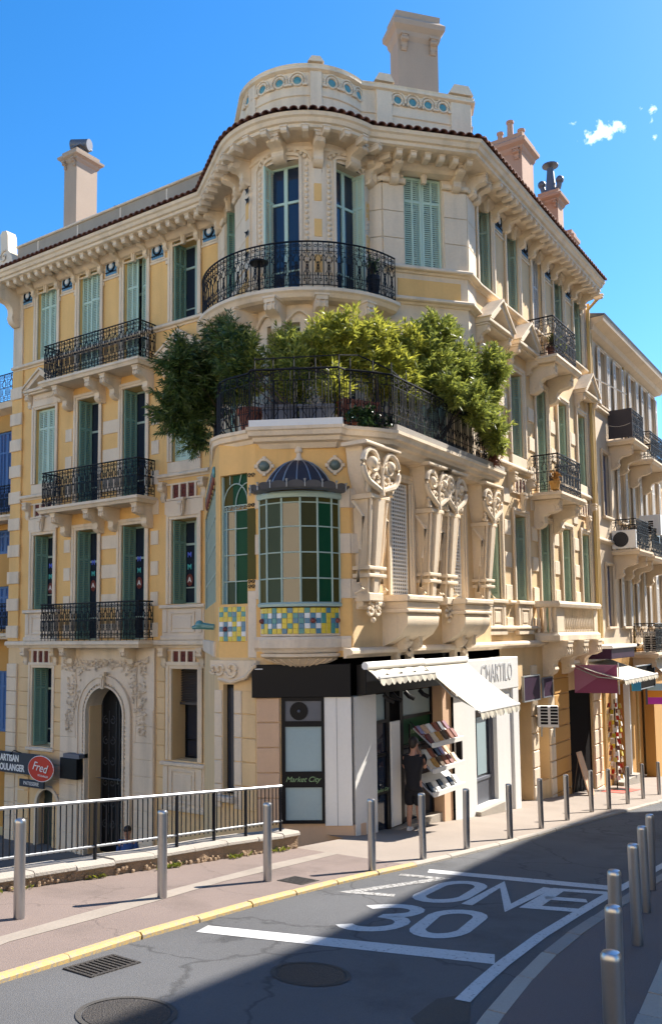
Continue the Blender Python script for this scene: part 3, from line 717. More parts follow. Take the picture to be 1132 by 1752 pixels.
def stone_block(F, x0, x1, z0, z1, m=STONE, p=.035, name='quoin_stone', y=0, c=.014):
    key = ('blk', round(x1-x0, 3), round(z1-z0, 3), m.name, p, c)
    me = cached(key, lambda: MB().cbox(-(x1-x0)/2, (x1-x0)/2, -p, .0, 0, z1-z0, c).mesh(name, m))
    return obj(name, me, None, B, F @ Matrix.Translation(((x0+x1)/2, y, z0)))
# ---- wrought iron railing along any plan path
def rail_mesh(path, h, name='railing', cell=.25, r=.0105, closed=False, style=0):
    P = [Vector((p[0], p[1], 0)) for p in path]; cum = [0]
    for a, c in zip(P, P[1:]): cum.append(cum[-1]+(c-a).length)
    Ltot = cum[-1]
    def mp(u, v):
        u = min(max(u, 0), Ltot)
        for i in range(len(P)-1):
            if u <= cum[i+1]+1e-9:
                q = P[i]+(P[i+1]-P[i])*((u-cum[i])/max(1e-9, cum[i+1]-cum[i])); return (q.x, q.y, v)
        return (P[-1].x, P[-1].y, v)
    b = MB()
    us = sorted(set([round(c, 4) for c in cum]+[Ltot*i/24 for i in range(25)]))
    b.tube([mp(u, h) for u in us], .022, 6); b.tube([mp(u, h*.80) for u in us], .008, 4); b.tube([mp(u, .07*h) for u in us], .012, 4); b.tube([mp(u, .27*h) for u in us], .008, 4)
    if style == 0: b.tube([mp(u, .54*h) for u in us], .008, 4)
    n = max(1, round(Ltot/cell)); c = Ltot/n
    for i in range(n+1): b.tube([mp(i*c, 0), mp(i*c, h)], .0105, 4)
    for i in range(n):
        x = (i+.5)*c
        def T2(pts, rr=r): b.tube([mp(x+px*c, pz*h) for px, pz in pts], rr, 4)
        def T3(pts, rr=r):
            T2(pts, rr); T2([(-px, pz) for px, pz in pts], rr)
        k = c/h
        def sp(cx, cz, r0, r1, a0, a1, m=8): return [(cx+px, cz+pz*k) for px, pz in spiral(0, 0, r0, r1, a0, a1, m)]
        T3(sp(.24, .90, .20, .05, 200, -200)); T3([(0, .80), (.05, .84), (.04, .92), (0, .985)])
        if style == 0:
            T3([(.0, .80), (.12, .74), (.36, .70), (.34, .62), (.2, .6)]+sp(.24, .655, .10, .03, -60, -330, 5))
            T3([(.17, .27), (.17, .79)], r*.9); T3([(.34, .27), (.34, .56)], r*.9)
            T2([(.1*math.cos(q*.7854), .54+.1*k*math.sin(q*.7854)) for q in range(9)])
            T3(sp(.27, .37, .17, .04, 100, 460)); T3(sp(.25, .16, .19, .05, 170, -190)); T3([(0, .07), (.06, .14), (.05, .2), (0, .27)])
        elif style == 1:
            T3([(.0, .8), (.1, .7), (.33, .62), (.1, .52), (.08, .40), (.3, .32), (.1, .07)])
            T3([(.48, .72), (.30, .66)]+sp(.33, .6, .11, .03, 90, 430, 6)); T3([(0, .52), (.12, .44), (.12, .34), (.02, .27)]); T2([(0, .07), (0, .5)], r*1.1)
            T3(sp(.24, .17, .17, .04, 150, -190)); T3(sp(.2, .75, .12, .03, -40, 280, 6)); T2([(.06*math.cos(q*.7854), .55+.06*k*math.sin(q*.7854)) for q in range(9)], r*1.3)
        else:
            T3([(.17, .07), (.17, .8)], r); T3([(.34, .07), (.34, .8)], r); T3(sp(.25, .43, .22, .06, 120, 460)); T3([(.4, .1), (.1, .27), (.4, .5)])
    return b.mesh(name, IRON, fix=False)
def balcony(F, x0, x1, z, p, h, brackets, th=.2, bh=.62, m=STONE, style=0, par=None, slabm=None, bw=.2):
    """slab with moulded edge standing out by p from the wall of frame F, iron railing and brackets"""
    b = MB()
    pa = [(x0, 0), (x0, -p), (x1, -p), (x1, 0)]
    pr = [(0, -.02), (.05, -.03), (.06, -.10), (.02, -.13), (-.02, -th), (-.06, -th), (-.06, -.02)]
    b.sweep(pr, [(x, y) for x, y in pa]); b.box(x0+.03, x1-.03, -p+.03, 0, -th+.01, 0)
    o = obj('balcony', b, slabm or m, par or B, F @ Matrix.Translation((0, 0, z)))
    rp = [(x0+.07, -.02), (x0+.07, -p+.07), (x1-.07, -p+.07), (x1-.07, -.02)]
    obj('railing', rail_mesh(rp, h, style=style), None, o, F @ Matrix.Translation((0, 0, z)))
    for x in brackets:
        obj('bracket', bracket_mesh(bw, p*.86, bh, m), None, o, F @ Matrix.Translation((x, 0, z-th-.045)))
    return o

# ================================================================== left facade
WL_ = .94
cols = {'A': 22.1, 'B': 20.1, 'C': 18.13, 'D': 16.15}
ops = []
def OP(t, z0, z1, w=WL_): ops.append((xL(t)-w/2, xL(t)+w/2, z0, z1))
for k, z0 in (('A', 8.8), ('B', 7.75), ('C', 7.75), ('D', 8.8)): OP(cols[k], z0, 11.12)
for k, z0 in (('A', 4.78), ('B', 3.85), ('C', 3.85), ('D', 4.78)): OP(cols[k], z0, 7.18)
for k, z0 in (('A', .82), ('B', -.14), ('C', -.14), ('D', .82)): OP(cols[k], z0, 3.15)
tg(wall(0, 8.9, -.36, 11.5, ops), 'plaster_wall', YEL, FL)
ops = [(xL(22.05)-.46, xL(22.05)+.46, -3.38, -.98), (xL(16.12)-.47, xL(16.12)+.47, -3.38, -.94), (xL(19.15)-.74, xL(19.15)+.74, -6.4, -1.5), (xL(21.65)-.48, xL(21.65)+.48, -6.4, -4.62)]
tg(wall(0, 8.9, -6.4, -.36, ops, depth=.55), 'plaster_wall', YEL2, FL)
tg(MB().quad((8.9-8.9, 0, -6.4), (0, 12, -6.4), (0, 12, 11.5), (0, 0, 11.5)), 'side_wall', YEL, FL)
STB = mat('blue_sticker', (.12, .2, .85), .4); STT = mat('teal_sticker', (.1, .55, .55), .4)
for k in 'ABCD':
    t = cols[k]; x = xL(t)
    window(FL, x, 7.75 if k in 'BC' else 8.8, WL_, 11.12-(7.75 if k in 'BC' else 8.8), {'A': 'closed', 'B': 'ajar', 'C': 'ajar2', 'D': 'open'}[k])
    window(FL, x, 3.85 if k in 'BC' else 4.78, WL_, 7.18-(3.85 if k in 'BC' else 4.78), {'A': 'closed', 'B': 'open', 'C': 'open', 'D': 'closed'}[k])
    z0 = -.14 if k in 'BC' else .82
    wi = window(FL, x, z0, WL_, 3.15-z0, 'open', s=.14)
    # glazing stickers in the first floor windows
    for j, (ch, m, zz) in enumerate((('M', STB, 2.2), ('M', STT, 1.86), ('A', TXTW, 1.5))):
        if ch == 'A': obj('window_sticker', MB().lathe([(.0001, 0), (.12, 0)], 16, sc=(1, 1.45)).xf(Matrix.Rotation(R(90), 4, 'X')), T_RED, wi, FL @ Matrix.Translation((x-.235, .456, zz)))
        lettering(ch, .20, m, wi, FL @ Matrix.Translation((x-.235, .45, zz)), ext=.002, offset=.006)
    obj('keystone', keystone_mesh(STONE), None, B, FL @ Matrix.Translation((x, -.04, 11.34)))
def SW(name, prof, path, m=STONE, smooth=False): return tg(MB().sweep(prof, path), name, m)
strp = [(0, 0), (.03, 0), (.05, .045), (.11, .055), (.13, .075), (.13, .12), (.10, .16), (0, .17)]
SW('string_course', [(d, 8.61+z) for d, z in strp], [(17.1, 23.75), (17.1, 14.92)])
SW('string_course', [(d, 4.29+z) for d, z in strp], [(17.1, 23.2), (17.1, 22.9-1.65+.1)]); SW('string_course', [(d, 4.29+z) for d, z in strp], [(17.1, 17.1), (17.1, 15.2)])
SW('string_course', [(d, -.37+z*1.25) for d, z in strp], [(17.1, 23.8), (17.1, 15.35)])
SW('frieze_moulding', [(0, 10.99), (.03, 11.0), (.035, 11.03), (0, 11.04)], [(17.1, 23.7), (17.1, 14.95)])
# corner pilaster with alternating quoins
tg(MB().cbox(0, .52, -.06, 0, -.16, 8.6, .012), 'pilaster', YEL, FL); tg(MB().cbox(.0, .47, -.06, 0, 8.78, 11.2, .012), 'pilaster', STONE, FL)
for k in range(10):
    zt = 8.05-.858*k; stone_block(FL, -.03, .55, zt-.39, zt, STONE, .05, y=-.06)
for t, w, ks in ((19.115, .66, range(2, 10)), (20.98, .30, range(2, 10)), (17.28, .30, range(2, 10)), (21.25, .12, ())):
    for k in ks:
        zt = 8.05-.858*k+.0
        if 4.1 < zt < 4.6 or zt < .1: continue
        stone_block(FL, xL(t)-w/2, xL(t)+w/2, zt-.40, zt, STONE, .03)
for t in (23.07, 21.13, 19.13, 17.2, 15.22):
    frieze_panel(FL, xL(t), 11.03)
    for d in (-.40, .40):
        if t > 23 and d < 0: continue
        bracket(FL, xL(t)+d, 11.33, .14, .42, .44)
    b = MB(); b.cbox(-.45, .45, -.035, 0, 10.66, 10.73, .01)
    for sx in (-.38, .38): b.cbox(sx-.06, sx+.06, -.05, 0, 10.53, 10.64, .012)
    tg(b, 'frieze_ledge', STONE, FL @ Matrix.Translation((xL(t), 0, 0)))
bracket(FL, .2, 11.31, .26, .85, 1.25)
balcony(FL, xL(21.42), xL(17.22), 7.75, .75, 1.08, [xL(t) for t in (20.9, 19.45, 18.8, 17.45)])
balcony(FL, xL(21.42), xL(17.22), 3.85, .75, 1.04, [xL(t) for t in (20.9, 19.45, 18.8, 17.45)])
balcony(FL, xL(21.55), xL(17.25), -.16, .62, 1.08, [xL(t) for t in (20.55, 18.0)], th=.2, bh=.5)
for k in 'AD':
    t = cols[k]; x = xL(t); pediment(FL, x, 7.72, .84, .62, .26)
    b = MB(); b.box(-.6, .6, -.05, 0, 7.32, 7.66)
    for i in range(9): b.sphere((-.46+i*.115, -.055, 7.50), .035, 6, 4)
    tg(b, 'frieze_block', STONE, FL @ Matrix.Translation((x, 0, 0)))
    red_frieze(FL, x, 3.72); obj('keystone', keystone_mesh(STONE2), None, B, FL @ Matrix.Translation((x, -.08, 3.66)))
    tg(MB().cbox(-.62, .62, -.06, 0, 4.46, 4.76, .015), 'sill_block', STONE, FL @ Matrix.Translation((x, 0, 0)))
    tg(MB().cbox(-.72, .72, -.05, 0, 3.31, 3.68, .012), 'lintel_panel', STONE, FL @ Matrix.Translation((x, 0, 0)))
    sill_panel(FL, x, 1.55, -.16, .80)
    red_frieze(FL, x, -.86, 1.2)
# ground floor, left facade
window(FL, xL(22.05), -3.38, .92, 2.40, 'open', s=.13, depth=.55)
wi = window(FL, xL(16.12), -3.38, .94, 2.44, 'none', s=.16, depth=.55, frm=BLK)
b = MB()
for i in range(13): z = -1.82+.068*i; b.add([(-.43, .30, z), (.43, .30, z), (.43, .36, z+.05), (-.43, .36, z+.05), (-.43, .30, z-.012), (.43, .30, z-.012), (.43, .36, z+.038), (-.43, .36, z+.038)], [(0,1,2,3), (7,6,5,4), (0,4,5,1), (3,2,6,7)])
b.box(-.45, .45, .28, .38, -1.92, -1.85); obj('louvre', b, mat('dark_louvre', (.05, .045, .045), .5), wi, FL @ Matrix.Translation((xL(16.12), 0, 0)))
sill_panel(FL, xL(16.12), 1.5, -4.7, -3.42)
tg(MB().cbox(-.65, .65, -.12, 0, -3.5, -3.40, .02), 'sill', STONE2, FL @ Matrix.Translation((xL(22.05), 0, 0)))
for i, (a, e, m) in enumerate(((0, .5, STONE), (.62, 1.15, YEL2), (2.28, 2.62, YEL2), (6.63, 6.92, YEL2), (8.32, 8.72, YEL2))):
    z = -.86; k = 0
    while z > -6.3: stone_block(FL, a+.002, e, z-.43, z-.012, m, .045 if i else .07, 'rustic_stone', c=.016); z -= .43; k += 1
# carved entrance: cream slab with an arched doorway
DX = xL(19.15)
def arch_ring(r0, r1, y0, y1, zs, zb, n=18):
    b = MB(); q = []
    pts = [(-1, None)]+[None]*0
    ang = [180-180*i/n for i in range(n+1)]
    I = [(-r0, zb)]+[(r0*math.cos(R(a)), zs+r0*math.sin(R(a))) for a in ang]+[(r0, zb)]
    O = [(-r1, zb)]+[(r1*math.cos(R(a)), zs+r1*math.sin(R(a))) for a in ang]+[(r1, zb)]
    vs = [(x, y, z) for y in (y0, y1) for L in (I, O) for x, z in L]; k = len(I)
    fs = []
    for i in range(k-1):
        fs += [(i, i+1, k+i+1, k+i), (2*k+i, 3*k+i, 3*k+i+1, 2*k+i+1), (k+i, k+i+1, 3*k+i+1, 3*k+i), (i, 2*k+i, 2*k+i+1, i+1)]
    return b.add(vs, fs)
DM = FL @ Matrix.Translation((DX, 0, 0))
def arch_slab(r, hw, y0, y1, zs, zb, zt, n=18):
    b = MB(); ang = [180-180*i/n for i in range(n+1)]
    P = [(-hw, zb), (-r, zb)]+[(r*math.cos(R(a)), zs+r*math.sin(R(a))) for a in ang]+[(r, zb), (hw, zb), (hw, zt), (-hw, zt)]
    # front face as strips so that the ngon stays clean
    for i in range(n):
        a, c = R(ang[i]), R(ang[i+1]); p, q = (r*math.cos(a), zs+r*math.sin(a)), (r*math.cos(c), zs+r*math.sin(c))
        b.quad((p[0], y0, p[1]), (q[0], y0, q[1]), (q[0], y0, zt), (p[0], y0, zt)); b.quad((p[0], y0, p[1]), (q[0], y0, q[1]), (q[0], y1, q[1]), (p[0], y1, p[1]))
    for s in (-1, 1):
        b.quad((s*r, y0, zb), (s*hw, y0, zb), (s*hw, y0, zt), (s*r, y0, zt)); b.quad((s*hw, y0, zb), (s*hw, y1, zb), (s*hw, y1, zt), (s*hw, y0, zt)); b.quad((s*r, y0, zb), (s*r, y1, zb), (s*r, y1, zs), (s*r, y0, zs))
    return b
tg(arch_slab(.77, 1.95, -.08, .55, -2.27, -6.35, -.38), 'door_slab', STONE2, DM)
door = obj('entrance_arch', arch_ring(.90, 1.07, -.14, -.078, -2.27, -6.3), STONE2, B, DM)
obj('arch_moulding', arch_ring(.77, .83, -.15, -.078, -2.27, -6.3), STONE2, door, DM); obj('arch_moulding', arch_ring(1.07, 1.11, -.17, -.078, -2.27, -6.3), STONE2, door, DM)
vo = cached('vouss', lambda: MB().cbox(-.035, .035, -.12, -.07, -.02, .04, .008).mesh('arch_bead', STONE2))
for i in range(23):
    a = R(180-180*i/22); obj('arch_bead', vo, None, door, DM @ Matrix.Translation((.865*math.cos(a), 0, -2.27+.865*math.sin(a))) @ Matrix.Rotation(math.pi/2-a, 4, 'Y'))
for s in (-1, 1):
    for i in range(22): obj('arch_bead', vo, None, door, DM @ Matrix.Translation((s*.865, 0, -2.42-.125*i)))
obj('keystone', keystone_mesh(STONE2), None, B, DM @ Matrix.Translation((0, -.13, -1.12)))
dl = obj('entrance_door', MB().box(-.76, .76, .44, .5, -6.3, -1.5), BLK, B, DM)
for s in (-1, 1):
    b = MB(); x0 = s*.37
    for q in (-.3, .3): b.tube([(x0+q, .42, -6.1), (x0+q, .42, -1.95)], .012, 4)
    for zz in (-5.5, -4.9, -4.3, -3.7, -3.1, -2.5):
        for d in (-1, 1): b.tube([(x, .42, z) for x, z in spiral(x0+d*.14, zz, .13, .03, 90 if d > 0 else 90, 90-d*420, 12)], .014, 4)
        b.tube([(x0, .42, zz-.28), (x0, .42, zz+.28)], .012, 4)
    obj('door_grille', b, mat('grey_iron_scroll', (.06, .065, .075), .45) if s < 0 else MATS['grey_iron_scroll'], dl, DM)
obj('handle', MB().tube([(.06, .4, -4.3), (.06, .36, -4.3), (.06, .36, -4.15), (.06, .4, -4.15)], .015, 5), GALV, dl, DM)
obj('doorbell', MB().cbox(-1.32, -1.22, -.11, -.08, -3.75, -3.45, .01), BLK, B, DM)
for s in (-1, 1):
    for k in range(9):
        z0 = -6.2+.46*k; x0, x1 = (1.15, 1.93) if s > 0 else (-1.93, -1.15)
        o = stone_block(FL, DX+x0, DX+x1, z0, z0+.45, STONE2, .02, 'slab_stone', y=-.08, c=.008)
# garlands: leaves and small flowers modelled in relief
def garland(n, f, seed, sc=1):
    q = random.Random(seed); b = MB()
    for i in range(n):
        x, z, sp = f(q); s = q.uniform(.025, .06)*sc; a = q.uniform(0, 6.28); y = -.09-q.uniform(.0, .05)
        if q.random() < .35: b.sphere((x, y, z), s*.8, 6, 4, (1, .8, 1))
        else:
            dx, dz = math.cos(a)*s*1.6, math.sin(a)*s*1.6; nx, nz = -dz*.4, dx*.4
            b.add([(x-dx, -.08, z-dz), (x+nx, y, z+nz), (x+dx, y-.02, z+dz), (x-nx, y, z-nz), (x, y-.03, z)], [(0,1,4), (1,2,4), (2,3,4), (3,0,4)])
    return b
def g_side(s):
    def f(q):
        u = q.random()**.8; z = -.62-u*2.2; wd = .42*(1-u*.7); return s*(1.42+q.uniform(-wd, wd)-.1*math.sin(u*5)), z, 0
    return f
for s in (-1, 1): stuffpart(tg(garland(150, g_side(s), 5+s), 'garland', STONE2, DM))
stuffpart(tg(garland(260, lambda q: (q.uniform(-1.9, 1.7), -.72-abs(q.gauss(0, .14)), 0), 3), 'garland', STONE2, DM))
for s in (-1, 1): tg(MB().tube([(s*(1.30), -.10, -.7), (s*1.25, -.1, -1.4), (s*1.3, -.1, -2.1), (s*1.24, -.1, -3.0)], .018, 5), 'garland_stem', STONE2, DM)
# ---- the bakery doorway low at the left end
tg(arch_ring(.48, .58, -.1, 0, -5.1, -6.35), 'doorway_arch', STONE2, FL @ Matrix.Translation((xL(21.65), 0, 0)))
tg(MB().box(-.48, .48, .2, .3, -6.4, -4.62), 'doorway_infill', mat('dark_green_door', (.03, .045, .045), .4), FL @ Matrix.Translation((xL(21.65), 0, 0)))
for k in range(5):
    for a, e in ((.05, .95), (2.72, 3.55)):
        stone_block(FL, a, e, -6.35+.42*k, -6.35+.42*k+.41, STONE2, .04, 'ashlar_stone', c=.01)

# ================================================================== right facade (street front)
rx = [20.22, 22.12, 24.07, 25.98, 27.9]; RWW = .86
ops = []
for i, x in enumerate(rx):
    ops.append((x-RWW/2, x+RWW/2, 7.75 if i == 2 else 8.86, 11.18)); ops.append((x-RWW/2, x+RWW/2, 3.85 if i == 2 else 4.76, 7.12)); ops.append((x-RWW/2, x+RWW/2, -.2 if 2 <= i <= 3 else .8, 3.12))
tg(wall(19.6, 28.95, -.36, 11.5, ops, depth=.46), 'plaster_wall', YEL2, FR)
tg(MB().quad((28.95, 8.5, -7), (28.95, 20, -7), (28.95, 20, 11.5), (28.95, 8.5, 11.5)), 'side_wall', YEL2)
for i, x in enumerate(rx):
    a = 7.75 if i == 2 else 8.86; window(FR, x, a, RWW, 11.18-a, 'closed' if i == 2 else 'open', s=.11, depth=.46, sh=GRN_SUN, shc=SHWH if i == 2 else MINT)
    a = 3.85 if i == 2 else 4.76; window(FR, x, a, RWW, 7.12-a, 'open', s=.13, depth=.46, sh=GRN_SUN)
    a = -.2 if 2 <= i <= 3 else .8; window(FR, x, a, RWW, 3.12-a, 'open', s=.13, depth=.46, sh=GRN_SUN)
    obj('keystone', keystone_mesh(STONE), None, B, FR @ Matrix.Translation((x, -.04, 11.34)))
    if i != 2:
        tg(MB().cbox(-.56, .56, -.06, 0, 4.46, 4.74, .015), 'sill_block', STONE, FR @ Matrix.Translation((x, 0, 0)))
for x in (21.15, 23.08, 25.0, 26.94, 28.7):
    if x < 28: frieze_panel(FR, x, 11.05)
    for d in (-.40, .40):
        if x > 28 and d > 0: continue
        bracket(FR, x+d, 11.33, .16, .5, .46)
    b = MB(); b.cbox(-.45, .22 if x > 28 else .45, -.035, 0, 10.66, 10.73, .01); tg(b, 'frieze_ledge', STONE, FR @ Matrix.Translation((x, 0, 0)))
SW('string_course', [(d*1.3, 8.64+z) for d, z in strp], [(17.25, 9.85), (18.92, 8.42), (19.6, 8.5), (28.95, 8.5)])
SW('string_course', [(d, 4.29+z) for d, z in strp], [(19.3, 8.5), (22.98, 8.5)]); SW('string_course', [(d, 4.29+z) for d, z in strp], [(25.2, 8.5), (28.95, 8.5)])
SW('ledge', [(d*1.5, -.47+z*1.1) for d, z in strp], [(12.95, 8.36), (19.58, 8.36), (19.6, 8.5), (28.95, 8.5)])
SW('ledge', [(d, -.02+z*.8) for d, z in strp], [(19.6, 8.49), (23.2, 8.49)])
SW('ledge', [(d, .66+z*.7) for d, z in strp], [(21.0, 8.49), (21.4, 8.49)])
for x in (20.22, 22.12): sill_panel(FR, x, 1.05, -.12, .78, STONE)
pediment(FR, 20.3, 7.72, .82, .72, .40); pediment(FR, 22.35, 7.72, .82, .72, .40); pediment(FR, 28.1, 7.72, .8, .72, .38)
for x in (22.12, 27.95): red_frieze(FR, x, 3.72, 1.15); obj('keystone', keystone_mesh(STONE), None, B, FR @ Matrix.Translation((x, -.08, 3.66)))
for x in (21.17, 23.2, 25.02, 26.95):
    for k in range(2, 10):
        zt = 8.05-.858*k
        if 4.1 < zt < 4.6 or zt < .2: continue
        stone_block(FR, x-.22, x+.22, zt-.4, zt, STONE, .035)
tg(MB().cbox(28.5, 28.9, -.07, 0, -.3, 11.1, .015), 'pilaster', STONE, FR)
balcony(FR, 23.0, 25.12, 7.75, .87, 1.12, [23.35, 24.8], bh=.75, bw=.26); balcony(FR, 23.0, 25.15, 3.85, .87, 1.06, [23.35, 24.8], bh=.75, bw=.26)
# stone balcony with balusters on the first floor
b = MB(); pth = [(22.95, 8.5), (23.3, 7.95), (27.1, 7.95), (27.3, 8.5)]
b.sweep([(0, .62), (.10, .64), (.12, .72), (.08, .80), (-.2, .80), (-.2, .62)], pth); b.sweep([(0, -.34), (.07, -.30), (.07, -.16), (0, -.08), (-.4, -.08), (-.4, -.34)], pth)
o = tg(b, 'stone_balcony', STONE, I4)
bal = MB().lathe([(.05, 0), (.05, .05), (.03, .08), (.06, .2), (.055, .3), (.028, .5), (.045, .62), (.05, .70)], 10)
bme = bal.mesh('baluster', STONE, True)
for x, y in [(23.02, 8.39), (23.12, 8.23), (23.21, 8.1)]+[(24.05+.16*i, 8.02) for i in range(17)]: obj('baluster', bme, None, o, T(x, y, -.08))
for x0, x1 in ((23.3, 23.95), (26.75, 27.15)): obj('pedestal', MB().cbox(x0, x1, 7.96, 8.2, -.08, .62, .02), STONE, o, I4)
for x in (23.75, 25.2, 26.6):
    obj('bracket', bracket_mesh(.42, .75, .95, STONE), None, o, FR @ Matrix.Translation((x, 0, -.36)))

# ================================================================== turret and flanks, upper two floors
def mpT(x, y, z): th = R(145.2)+x/TR; r = TR-y; return (TC[0]+r*math.cos(th), TC[1]+r*math.sin(th), z)
LT = TR*R(284.7-145.2)
ops = []
for th in (192, 255.5):
    x = TR*R(th-145.2); ops += [(x-.42, x+.42, 7.75, 10.93), (x-.42, x+.42, 3.9, 7.05)]
tg(wall(0, LT, 3.7, 11.5, ops, depth=.3, mp=mpT, dx=.13), 'turret_wall', STONE, I4)
for j, th in enumerate((192, 255.5)):
    for z0, h in ((7.75, 3.18), (3.9, 3.15)):
        F = FT(th); wi = window(F, 0, z0, .82, h, 'none', sur=False, depth=.3, frm=MINT)
        if z0 > 7:
            x = -.43 if j == 0 else .43
            obj('shutter', leaf_mesh(.4, h-.05, MINT), None, wi, F @ Matrix.Translation((x, -.02, z0+.02)) @ Matrix.Rotation(R(75 if j == 0 else 105), 4, 'Z') @ Matrix.Translation((.2, 0, 0)))
    # arched beaded surround
    b = MB()
    def tb(x0, x1, y0, y1, z0, z1):
        n = max(1, int((x1-x0)/.09))
        for i in range(n): 
            xa, xb = x0+(x1-x0)*i/n, x0+(x1-x0)*(i+1)/n; c = TR*R(th-145.2)
            P = [mpT(c+x, y, z) for z in (z0, z1) for x, y in ((xa, y0), (xb, y0), (xb, y1), (xa, y1))]
            b.add(P, [(0,1,2,3), (4,5,6,7), (0,1,5,4), (1,2,6,5), (2,3,7,6), (3,0,4,7)])
    for s in (-1, 1):
        tb(min(s*.43, s*.50), max(s*.43, s*.50), -.06, 0, 7.75, 10.95); tb(min(s*.70, s*.76), max(s*.70, s*.76), -.05, 0, 7.75, 10.85)
        tb(min(s*.50, s*.70), max(s*.50, s*.70), -.02, 0, 7.75, 10.9)
    n = 14
    for i in range(n):
        for r0, zb, pr in ((.72, 10.86, .055), (.46, 10.96, .06)):
            xa, xb = -r0+2*r0*i/n, -r0+2*r0*(i+1)/n
            za, zc = [zb+(.36 if r0 > .6 else .10)*math.sqrt(max(0, 1-(x/r0)**2)) for x in (xa, xb)]; c = TR*R(th-145.2)
            P = [mpT(c+x, y, z) for x, zz in ((xa, za), (xb, zc)) for y in (-pr, 0) for z in (zz-.03, zz+.04)]
            b.add(P, [(0,1,3,2), (4,5,7,6), (0,1,5,4), (2,3,7,6), (0,2,6,4), (1,3,7,5)])
    o = tg(b, 'window_surround', STONE, I4)
    bead = cached('bead', lambda: MB().sphere((0, 0, 0), .055, 8, 5).mesh('bead', STONE, True))
    for s in (-1, 1):
        for i in range(24): q = mpT(TR*R(th-145.2)+s*.60, -.02, 7.85+.128*i); obj('bead', bead, None, o, T(*q))
    for i in range(9): a = R(160-17.5*i); q = mpT(TR*R(th-145.2)+.60*math.cos(a), -.02, 10.9+.27*math.sin(a)); obj('bead', bead, None, o, T(*q))
    bracket(FT(th), 0, 11.33, .30, .5, .48)
# turret pilasters with ochre insets
for th in (150, 223.5, 279):
    F = FT(th, TR+.0); b = MB().cbox(-.14, .14, -.05, .03, 7.75, 10.6, .012); o = tg(b, 'pilaster', STONE, F)
    for z in (8.2, 9.05, 9.9): obj('ochre_inset', MB().cbox(-.09, .09, -.062, -.045, z, z+.42, .006), YEL, o, F)
    bracket(F, 0, 11.3, .22, .5, .6); tg(MB().cbox(-.10, .10, -.06, .02, 10.28, 10.68, .012), 'drop_panel', STONE, F)
SW('moulding', [(0, 11.12), (.04, 11.14), (.05, 11.2), (0, 11.22)], [(TC[0]+TR*math.cos(R(a)), TC[1]+TR*math.sin(R(a))) for a in range(146, 285, 6)])
# flank walls
for F, L, wx, nm in ((FK, 2.2, 1.06, 'r'), (FQ, 2.83, 1.25, 'l')):
    tg(wall(0 if nm == 'r' else 0, L, 3.7, 11.5, [(wx-.5, wx+.5, 8.72, 11.16), (wx-.5, wx+.5, 4.0, 7.2)], depth=.4), 'flank_wall', STONE, F)
    window(F, wx, 8.72, 1.0, 2.44, 'closed' if nm == 'r' else 'open', sur=False, depth=.4, shc=MINT); window(F, wx, 4.0, 1.0, 3.2, 'closed', depth=.4)
    obj('keystone', keystone_mesh(STONE), None, B, F @ Matrix.Translation((wx, -.02, 11.34)))
    for a, e in ((.0, wx-.52), (wx+.53, L)):
        SWp = MB().cbox(a-.05, e+.05, -.11, 0, 10.86, 10.99, .03); tg(SWp, 'capital_moulding', STONE, F)
        z = 8.82
        while z < 10.8: stone_block(F, a, e, z, z+.66, STONE, .04, 'ashlar_stone', c=.008); z += .672
        bracket(F, (a+e)/2, 11.3, .20, .5, .5); tg(MB().cbox((a+e)/2-.09, (a+e)/2+.09, -.07, 0, 10.98, 10.75+.0, .01) if False else MB().cbox((a+e)/2-.07, (a+e)/2+.07, -.05, 0, 11.0, 11.1, .01), 'drop_panel', STONE, F)
    tg(MB().cbox(.35, L-.2, -.03, 0, 7.98, 8.5, .01), 'ochre_panel', YEL, F)
# narrow return between the turret and the right flank
tg(MB().quad((17.139, 10.2, 3.7), (17.25, 9.85, 3.7), (17.25, 9.85, 11.5), (17.139, 10.2, 11.5)), 'turret_return', STONE)
FZ = T(17.139, 10.2, 0, math.degrees(math.atan2(-.35, .111)))
z = 8.82
while z < 10.8: stone_block(FZ, .0, .36, z, z+.66, STONE, .04, 'ashlar_stone', c=.008); z += .672
tg(MB().cbox(0, .40, -.11, 0, 10.86, 10.99, .03), 'capital_moulding', STONE, FZ); bracket(FZ, .18, 11.3, .18, .42, .5)
# facet joining the right flank to the street front
tg(MB().quad((18.92, 8.42, 3.7), (19.6, 8.5, 3.7), (19.6, 8.5, 11.5), (18.92, 8.42, 11.5)), 'corner_facet', STONE)
FX = T(18.92, 8.42, 0, 6.7)
z = 8.82
while z < 10.8: stone_block(FX, .01, .64, z, z+.66, STONE, .04, 'ashlar_stone', c=.008); z += .672
tg(MB().cbox(0, .68, -.11, 0, 10.86, 10.99, .03), 'capital_moulding', STONE, FX); bracket(FX, .2, 11.3, .2, .5, .5); bracket(FX, .55, 11.3, .2, .5, .5)
SW('string_course', [(d*1.4, 7.86+z) for d, z in strp], [(17.25, 9.85), (18.92, 8.42), (19.5, 8.49)])
